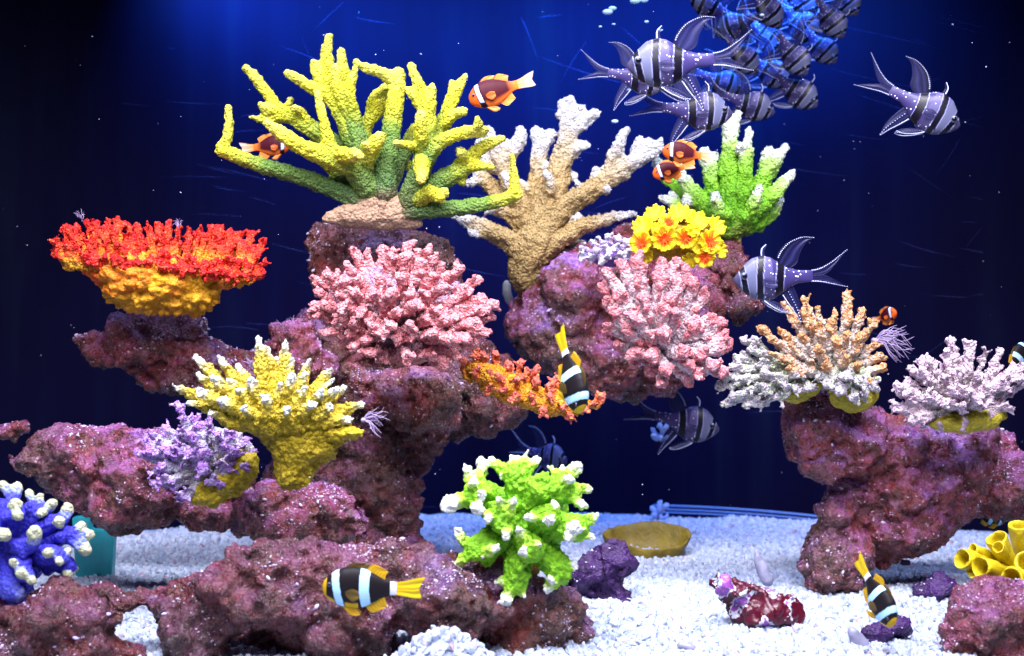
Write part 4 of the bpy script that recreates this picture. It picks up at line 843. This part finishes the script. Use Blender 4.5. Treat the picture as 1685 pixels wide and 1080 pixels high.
def make_clown(name, label, kind, group=None):
    t = thing(name, (0, 0, 0), label, 'fish', group)
    prof = [(1.0, .03, -.05, .02), (.98, .08, -.10, .05), (.93, .14, -.155, .085), (.84, .215, -.215, .12), (.72, .265, -.26, .14), (.58, .28, -.28, .14), (.44, .255, -.26, .12), (.30, .19, -.19, .085), (.18, .125, -.12, .05), (.08, .095, -.09, .03), (.0, .09, -.085, .012)]
    if kind == 'maroon':
        body = np.array((.060, .005, .012)); face = np.array((.72, .10, .01)); belly = np.array((.78, .17, .02)); bar = np.array((.68, .78, .95))
        def colf(x, y, z, f):
            c = body
            if f < .26: c = body + (belly - body) * min(1, (.26 - f) / .18)
            if x < .22: c = c + (belly - c) * min(1, (.22 - x) / .16)
            if x > .84: c = face
            d = abs(x - .80 - .10 * (z) + .5 * z * z)
            if d < .038 and f > .22: c = bar
            elif d < .055: c = np.array((.01, .004, .01))
            return c
        fcol = lambda s_, f: np.array((.80, .20, .02)) * (1 - .25 * (math.sin(f * 40) > .3)) + np.array((.0, .12, .05)) * s_
        tcol = lambda s_, f: np.array((.80, .26, .05)) * (1 - s_ * .4) + np.array((.35, .4, .4)) * s_ * .8
    else:
        body = np.array((.010, .008, .010)); yel = np.array((.62, .38, .01)); bar = np.array((.42, .72, .95))
        def colf(x, y, z, f):
            c = body
            if x > .94: c = yel * .9
            if f < .14 and x > .5: c = yel
            for c0, w0, sl, cv in ((.80, .052, .18, .25), (.43, .066, .05, .35), (.02, .07, 0, 0)):
                d = abs(x - c0 - sl * z + cv * z * z)
                if d < w0: return bar if c0 > .1 else np.array((.7, .72, .8))
                if d < w0 + .014: c = np.array((.004, .004, .01))
            return c
        fcol = lambda s_, f: np.array((.62, .36, .01)) * (1 - .3 * (math.sin(f * 40) > .3))
        tcol = lambda s_, f: np.array((.78, .55, .01)) * (1 - .25 * (math.sin(f * 46) > .2))
    V, Fc, Cc = body_mesh(prof, colf, 130, 44); mb = MB(); mb.add(V, Fc, Cc); mb.obj('body', skinm, t, colattr=True)
    for sgn in (1, -1):
        mb = MB(); mb.add(ICO3[0] * np.array([.032, .014, .032]) + np.array([.90, sgn * .098, .045]), ICO3[1]); e = mb.obj('eye', eyew if kind != 'maroon' else eyew, t)
        mb = MB(); mb.add(ICO2[0] * np.array([.022, .010, .022]) + np.array([.902, sgn * .108, .045]), ICO2[1]); mb.obj('pupil', eyeb, e)
    def af(nm, A, B, cf, y0=0, splay=0):
        mb = MB(); V, Fc, Cc, _, _ = fin(A, B, cf, y0=y0, splay=splay, m=20, th=.012, ripple=.006); mb.add(V, Fc, Cc); mb.obj(nm, finm, t, colattr=True)
    af('tail_fin', [(.03, .085), (-.12, .11), (-.26, .15), (-.38, .17)], [(.03, .0), (-.12, .0), (-.24, .0), (-.30, .02)], tcol)
    af('tail_fin', [(.03, .0), (-.12, .0), (-.24, .0), (-.30, .02)], [(.03, -.08), (-.12, -.10), (-.24, -.12), (-.34, -.12)], tcol)
    af('dorsal_fin', [(.74, .24), (.60, .33), (.45, .33)], [(.45, .22), (.40, .28), (.38, .31)], fcol if kind == 'maroon' else (lambda s_, f: np.array((.10, .06, .01))))
    af('dorsal_fin', [(.44, .23), (.32, .32), (.14, .24)], [(.16, .11), (.15, .17), (.12, .22)], fcol)
    af('anal_fin', [(.44, -.23), (.32, -.33), (.16, -.27)], [(.16, -.11), (.14, -.18), (.12, -.24)], fcol)
    for sgn in (1, -1):
        af('pelvic_fin', [(.74, -.23), (.60, -.36), (.48, -.36)], [(.62, -.25), (.54, -.29), (.47, -.34)], fcol, y0=sgn * .04, splay=sgn * .03)
        af('pectoral_fin', [(.68, -.03), (.58, .01), (.49, -.02)], [(.67, -.09), (.58, -.16), (.49, -.12)], (lambda s_, f: np.array((.35, .07, .01)) * (1 + .3 * math.sin(f * 40)) * (1 + s_)) if kind == 'maroon' else (lambda s_, f: np.array((.07, .045, .008)) * (1 + .4 * math.sin(f * 40)) * (1 + s_)), y0=sgn * .135, splay=sgn * .04)
    return t
def dup(root, label):
    r = root.copy(); C.objects.link(r); r['label'] = label
    for ch in list(root.children):
        c = ch.copy(); C.objects.link(c); c.parent = r
        for g_ in ch.children:
            q = g_.copy(); C.objects.link(q); q.parent = c
    return r
def pose(o, px, py, d, Lpx, yaw, pitch=0, roll=0, cx_=.35, ref=1.0):
    """centre of the body at photo position, distance d; Lpx length of the body in photo pixels there; yaw 0 faces right, -90 faces the viewer"""
    s = Lpx * d / F; M_ = Matrix.Rotation(R(yaw), 4, 'Z') @ Matrix.Rotation(R(-pitch), 4, 'Y') @ Matrix.Rotation(R(roll), 4, 'X')
    c = Vector(P(px, py, d)); off = M_ @ Vector((cx_ * s, 0, 0)); 
    o.matrix_world = Matrix.Translation(c - off) @ M_ @ Matrix.Scale(s, 4)
card = make_cardinal('cardinalfish', 'banded cardinalfish', None)
CG = 'banded cardinalfish swimming in the tank'
cards = [
    (1100, 103, 1.02, 138, 184, -5, 0, .5, 'large silver banded cardinalfish facing left at the front of the top shoal'),
    (1065, 128, 1.16, 100, -4, -8, 0, .6, 'cardinalfish facing right half hidden behind the large front cardinalfish'),
    (1150, 182, 1.18, 110, -6, -6, 0, .5, 'cardinalfish facing right just above the lime green upright coral'),
    (1525, 180, 1.10, 120, -8, -30, 0, .5, 'lone cardinalfish diving right near the upper right corner'),
    (1275, 457, 1.05, 125, 184, -3, 0, .45, 'cardinalfish facing left just above the orange tipped coral'),
    (1138, 697, 1.36, 102, -6, -12, 0, .55, 'blue tinted cardinalfish below the pale pink finger coral'),
    (905, 752, 1.50, 80, -40, -10, 0, .55, 'dim cardinalfish behind the lime green lobed coral'),
    (1235, 172, 1.20, 84, -12, -22, 8, .5, None), (1312, 150, 1.22, 84, -20, -40, 0, .5, None), (1268, 118, 1.30, 80, -14, -36, 5, .5, None), (1222, 92, 1.24, 78, 10, -48, 0, .5, None),
    (1306, 92, 1.20, 80, -30, -56, 0, .5, None), (1352, 78, 1.26, 72, -25, -50, 0, .5, None), (1368, 32, 1.22, 74, -20, -58, 0, .5, None), (1318, 38, 1.28, 84, -35, -50, 0, .5, None),
    (1212, 40, 1.26, 80, 165, -20, 0, .5, None), (1262, 12, 1.20, 82, 20, -50, 0, .5, None), (1168, 8, 1.26, 78, 190, 25, 0, .5, None), (1320, -6, 1.28, 76, -12, -60, 0, .5, None), (1392, -2, 1.25, 70, -30, -58, 0, .5, None), (1188, 136, 1.30, 80, -10, -24, 0, .5, None), (1262, 60, 1.32, 78, -40, -44, 0, .5, None)]
SHOAL = ['cardinalfish low in the top shoal just right of the lime coral tips', 'cardinalfish at the lower right end of the top shoal', 'cardinalfish in the middle of the top shoal facing right', 'cardinalfish right behind the tail of the large front cardinalfish',
         'steeply diving cardinalfish in the right half of the top shoal', 'smaller cardinalfish on the right rim of the top shoal', 'diving cardinalfish near the top right of the shoal', 'diving cardinalfish at the top middle of the shoal', 'cardinalfish facing left at the top left of the shoal',
         'cardinalfish cut by the top edge left of the shoal middle', 'cardinalfish swimming up left at the top left corner of the shoal', 'cardinalfish cut by the top edge right of the shoal middle', 'small cardinalfish at the top right corner of the shoal', 'cardinalfish under the tail of the large front cardinalfish', 'cardinalfish in the crowded upper middle of the top shoal']
for i, (px, py, d, L, yw, pt, rl, cc, lab) in enumerate(cards):
    if lab is None: lab = SHOAL[i - 7]
    o = card if i == 0 else dup(card, lab); o['label'] = lab; o['group'] = CG
    pose(o, px, py, d + (.17 if i > 6 else 0), L, yw, pt, rl, cc)
mar = make_clown('clownfish', 'x', 'maroon'); MG = 'maroon clownfish with one white head bar'
for i, (px, py, d, L, yw, pt, rl, cc, lab) in enumerate([
    (812, 152, 1.10, 84, 183, -18, 0, .5, 'maroon clownfish above the tan coral with a pale blurred tail'),
    (448, 240, 1.26, 62, 0, 6, 0, .5, 'dim maroon clownfish behind the left arm of the yellow staghorn coral'),
    (1122, 252, 1.10, 64, 184, 8, 0, .5, 'upper maroon clownfish of the pair beside the lime green upright coral'),
    (1100, 281, 1.12, 54, 186, -14, 0, .5, 'lower maroon clownfish of the pair beside the lime green upright coral'),
    (1463, 518, 1.25, 44, -68, 15, 10, .6, 'small orange clownfish facing the glass above the lilac coral')]):
    o = mar if i == 0 else dup(mar, lab); o['label'] = lab; o['group'] = MG; pose(o, px, py, d, L, yw, pt, rl, cc)
blk = make_clown('clownfish', 'x', 'black'); BG = 'black and yellow clownfish with pale blue bars'
for i, (px, py, d, L, yw, pt, rl, cc, lab) in enumerate([
    (592, 967, .90, 122, 180, 2, 0, .5, 'black clownfish with yellow tail in profile in front of the base rock'),
    (944, 632, .95, 112, -60, -62, 0, .55, 'black clownfish with yellow tail diving in front of the orange ridge coral'),
    (1452, 995, .93, 98, -68, -44, 0, .6, 'small black clownfish heading down over the purple lump at lower right'),
    (1632, 852, 1.26, 48, 10, -10, 0, .5, 'small yellow finned clownfish peeking from under the right rock'),
    (1676, 588, 1.2, 60, 30, 50, 0, .5, 'clownfish cut by the right edge behind the lilac white coral')]):
    o = blk if i == 0 else dup(blk, lab); o['label'] = lab; o['group'] = BG; pose(o, px, py, d, L, yw, pt, rl, cc)

# ------------------------------------------------------------------ other things
# teal plastic bracket with two holes
tealm = plain('teal_plastic', (.02, .36, .42), .35, 60, .4, .15)
D = 1.22; TB = thing('plastic_bracket', P(150, 965, D), 'teal plastic bracket with two holes beside the blue coral', 'bracket')
bm = bmesh.new()
pts = [(118, 852), (146, 849), (148, 872), (187, 875), (182, 966), (125, 962)]
vs = [bm.verts.new(P(a, b, D) - np.array(TB.location)) for a, b in pts]; f = bm.faces.new(vs)
r_ = bmesh.ops.extrude_face_region(bm, geom=[f]); bmesh.ops.translate(bm, vec=(0, .012, 0), verts=[v for v in r_['geom'] if isinstance(v, bmesh.types.BMVert)])
bmesh.ops.recalc_face_normals(bm, faces=bm.faces); bmesh.ops.bevel(bm, geom=bm.edges[:], offset=.001, segments=2, affect='EDGES')
me = bpy.data.meshes.new('plate'); bm.to_mesh(me); bm.free(); me.materials.append(tealm); o = bpy.data.objects.new('plate', me); C.objects.link(o); o.parent = TB
hm = NT('bolt_hole').done((.005, .02, .03), .3)
for a, b in ((142, 953), (164, 951)):
    mb = MB(); c = P(a, b, D); V = []
    for rr, yy in ((.0038, -.0012), (.0028, -.0014), (.0026, .0)):
        V += [(c[0] + rr * math.cos(i * .5236), c[1] + yy, c[2] + rr * math.sin(i * .5236)) for i in range(12)]
    Fq = [(k * 12 + i, k * 12 + (i + 1) % 12, (k + 1) * 12 + (i + 1) % 12, (k + 1) * 12 + i) for k in range(2) for i in range(12)] + [tuple(range(24, 36))]
    mb.add(V, Fq); mb.obj('hole', hm, TB)
# yellow bowl sponge
def bowl():
    D = 1.36; t = thing('bowl_sponge', P(1060, 950, D), 'shallow olive yellow bowl shaped sponge half buried in the gravel', 'sponge')
    c = P(1062, 900, D); V = []; n = 48; prof = [(.0, -.040), (.015, -.040), (.030, -.026), (.041, -.008), (.0475, .008), (.0475, .011), (.0445, .0100), (.040, -.004), (.032, -.020), (.016, -.032), (.0, -.034)]
    for r_, z in prof:
        for i in range(n):
            a = 2 * math.pi * i / n; wv = 1 + .05 * math.sin(3 * a + 1) + .03 * math.sin(7 * a); V.append((r_ * wv * math.cos(a) * 1.02, r_ * wv * math.sin(a) * .85, z + (.003 * math.sin(2 * a) if r_ > .03 else 0) + .17 * r_ * math.sin(a)))
    V = np.array(V) + c + np.array([0, 0, .003]); Fq = [(j * n + i, j * n + (i + 1) % n, (j + 1) * n + (i + 1) % n, (j + 1) * n + i) for j in range(len(prof) - 1) for i in range(n)]
    q = mesh_obj('bowl', V, Fq, plain('olive_sponge', (.24, .17, .012), .6, 60, .7, .6, .002), t)
    sb = q.modifiers.new('s', 'SUBSURF'); sb.levels = 1; sb.render_levels = 1
    d = q.modifiers.new('d', 'DISPLACE'); d.texture = T_CM; d.strength = .006; d.texture_coords = 'LOCAL'
bowl()
# yellow tube sponge
D = 1.0; TS = thing('tube_sponge', P(1660, 972, D), 'bright yellow tube sponge with open tubes at the right edge', 'sponge')
tsm = plain('yellow_sponge', (.66, .52, .005), .55, 70, .5, .7, .0015)
dm = NT('tube_throat').done((.10, .08, .004), .8)
for a, b, dd, r_, a2, b2, dd2 in ((1582, 920, -20, 17, 1640, 930, 20), (1600, 938, -30, 14, 1650, 935, 10), (1612, 933, -60, 17, 1672, 948, 0), (1640, 885, -20, 17, 1672, 945, 10), (1642, 900, -42, 10, 1665, 930, 0), (1680, 862, 0, 20, 1690, 940, 20), (1664, 952, -75, 17, 1685, 950, -10), (1690, 925, -50, 19, 1695, 950, 0), (1600, 905, 0, 11, 1650, 925, 20)):
    A_ = PO(a, b, D, dd); B_ = PO(a2, b2, D, dd2); k = D / F * r_; ax = A_ - B_; L = np.linalg.norm(ax); ax /= L
    u = np.cross(ax, [0, 0, 1.]); u /= np.linalg.norm(u); v = np.cross(ax, u); V = []; n = 20
    pr = [(L * 0, .72), (L * .3, .80), (L * .6, .92), (L * .85, 1.02), (L * .97, 1.04), (L, .98), (L * .995, .86), (L * .95, .70), (L - 1.6 * k, .58), (L - 2.2 * k, .1)]
    for h, rr in pr:
        for i in range(n):
            an = 2 * math.pi * i / n; wv = 1 + .05 * math.sin(3 * an + a) + .04 * math.sin(h * 300 + an * 2); V.append(B_ + ax * h + (u * math.cos(an) + v * math.sin(an)) * k * rr * wv)
    Fq = [(j * n + i, j * n + (i + 1) % n, (j + 1) * n + (i + 1) % n, (j + 1) * n + i) for j in range(len(pr) - 1) for i in range(n)] + [tuple((len(pr) - 1) * n + i for i in range(n))]
    o = mesh_obj('tube', V, Fq, tsm, TS)
    sb = o.modifiers.new('s', 'SUBSURF'); sb.levels = 2; sb.render_levels = 2
    d = o.modifiers.new('d', 'DISPLACE'); d.texture = T_CM; d.strength = .0035; d.texture_coords = 'LOCAL'
foot(TS, [(1640, 930), (1690, 920), (1720, 940), (1720, 985), (1660, 975)], D + .02, tsm, .002, SOFT, 20, 3)
# tube anemones: tufts of thin tentacles
anm = NT('tentacle').done((.34, .26, .44), .4)
def tuft(px, py, D, dirs, L, n, label, r=.9, droop=.3):
    t = thing('tube_anemone', P(px, py, D), label, 'anemone'); mb = MB()
    for i in range(n):
        a = rnd.uniform(*dirs); l_ = L * rnd.uniform(.5, 1.1); dz = rnd.uniform(-20, 20); wb = rnd.uniform(-1, 1) * l_ * .22
        x, y = math.cos(R(a)), -math.sin(R(a))
        pts = [(px, py, 0, r), (px + x * l_ * .35 - y * wb * .5, py + y * l_ * .35 + x * wb * .5 - 2, dz * .4, r * .9), (px + x * l_ * .7 + y * wb * .6, py + y * l_ * .7 - x * wb * .6, dz * .8, r * .7), (px + x * l_, py + y * l_ + droop * l_ * rnd.uniform(-.3, 1), dz, r * .35)]
        mb.add(*tube(spline(conv(pts, D), .004), 5))
    mb.obj('tentacles', anm, t)
    mb = MB(); mb.add(ICO3[0] * min(7, L * .12) * D / F + P(px, py + 2, D), ICO3[1]); remeshed('disc', mb, anm, t, .0015, SOFT)
tuft(1440, 560, 1.16, (-40, 45), 62, 34, 'pale violet tentacle tuft behind the right side of the orange tipped coral')
tuft(598, 690, 1.06, (-50, 40), 42, 22, 'mauve tentacle tuft at the right side of the mustard coral')
tuft(482, 548, 1.2, (20, 160), 32, 24, 'small violet tentacle tuft on the rock left of the pink dome coral', .7)
tuft(415, 605, 1.12, (20, 150), 22, 14, 'thin mauve tentacle tuft behind the mustard coral fingers', .6)
tuft(135, 362, 1.14, (30, 150), 20, 12, 'tiny tentacle tuft on the left top of the red table coral', .5)
tuft(294, 374, 1.12, (30, 150), 15, 10, 'tiny tentacle tuft on the middle top of the red table coral', .5)
# pale pipe stub in the gap between rocks
D = 1.36; pst = thing('pipe_stub', P(838, 494, D), 'short pale grey stub standing in the dark gap by the tan coral foot', 'pipe')
mb = MB(); mb.add(*tube(np.array([[*P(834, 468, D), .0045], [*P(834, 482, D), .005], [*P(838, 494, D), .005]]), 12)); mb.obj('stub', plain('pale_stub', (.40, .40, .42), .5), pst)
# air bubbles near the surface and small things behind
bub = NT('bubble').done((.45, .75, .98), .15); bub.node_tree.nodes['Principled BSDF'].inputs['Coat Weight'].default_value = .5
for px, py, r_ in ((1000, 20, 9), (1008, 14, 7), (1045, 2, 9), (1060, 1, 7), (1064, 36, 4), (1087, 50, 4), (1010, 40, 3), (1012, 200, 6), (1035, 148, 4), (1120, 161, 4), (1254, 25, 4), (988, 44, 3)):
    t = thing('air_bubble', P(px, py, 1.3), 'small pale blue air bubble drifting near the top of the tank', 'bubble', 'air bubbles near the water surface')
    mb = MB(); mb.add(ICO3[0] * r_ * .75 * 1.3 / F * np.array([1.3, .8, .7]) + P(px, py, 1.3), ICO3[1]); mb.obj('bubble', bub, t)
bluem = coral_mat('pale_blue_polyp', [(0, (.15, .2, .55)), (1, (.45, .6, .95))], .3)
for px, py, D, lab in ((1086, 842, 1.6, 'small curled pale blue polyp standing on the gravel edge at the back wall'), (1086, 712, 1.46, 'small curled pale blue polyp drifting beside the blue tinted cardinalfish')):
    t = thing('blue_polyp', P(px, py + 12, D), lab, 'polyp')
    fan(t, [(px - 12, py - 6, 0), (px, py - 14, -5), (px + 10, py - 10, 0), (px + 12, py + 6, -4), (px - 10, py + 6, -8), (px + 2, py + 8, -10)], (px, py + 10, 0), D, bluem, .002, SOFT, 4, 5, .2, 1, 4)
# scratches on the front acrylic and specks in the water
scm = NT('scratch').done((.05, .07, .26), .6)
mb = MB(); r2 = random.Random(3)
for i in range(150):
    x = r2.uniform(-30, 1715); y = r2.uniform(-20, 560) if r2.random() < .8 else r2.uniform(560, 860); L = r2.uniform(20, 120) * (2.5 if r2.random() < .1 else 1)
    a = R(r2.gauss(-9, 9)) if r2.random() < .75 else R(r2.uniform(-70, 70)); cv = r2.uniform(-.06, .06)
    pts = [[*P(x + math.cos(a) * L * t, y - math.sin(a) * L * t + cv * L * (t * (1 - t)) * 4, 1.52), (.00006 + .00010 * r2.random() ** 2) * math.sin(.15 + t * 2.8)] for t in (0, .25, .5, .75, 1)]
    mb.add(*tube(np.array(pts), 3, False))
so2 = mb.obj('acrylic_scratches', scm); tag(so2, 'fine pale scratches on the acrylic of the tank', 'scratches', kind='stuff')
mb = MB()
for i in range(190):
    D = r2.uniform(.85, 1.55); mb.add(ICO1[0] * r2.uniform(.00015, .00048) + P(r2.uniform(0, 1685), r2.uniform(0, 850) , D), ICO1[1])
sp2 = mb.obj('water_specks', NT('speck').done((.7, .75, .95), .5)); tag(sp2, 'tiny pale specks floating in the tank water', 'specks', kind='stuff')

finalize()
add_chips()
0 and print('tris', sum(len(o.data.polygons) * 2 for o in bpy.data.objects if o.type == 'MESH'), 'objects', len(bpy.data.objects))
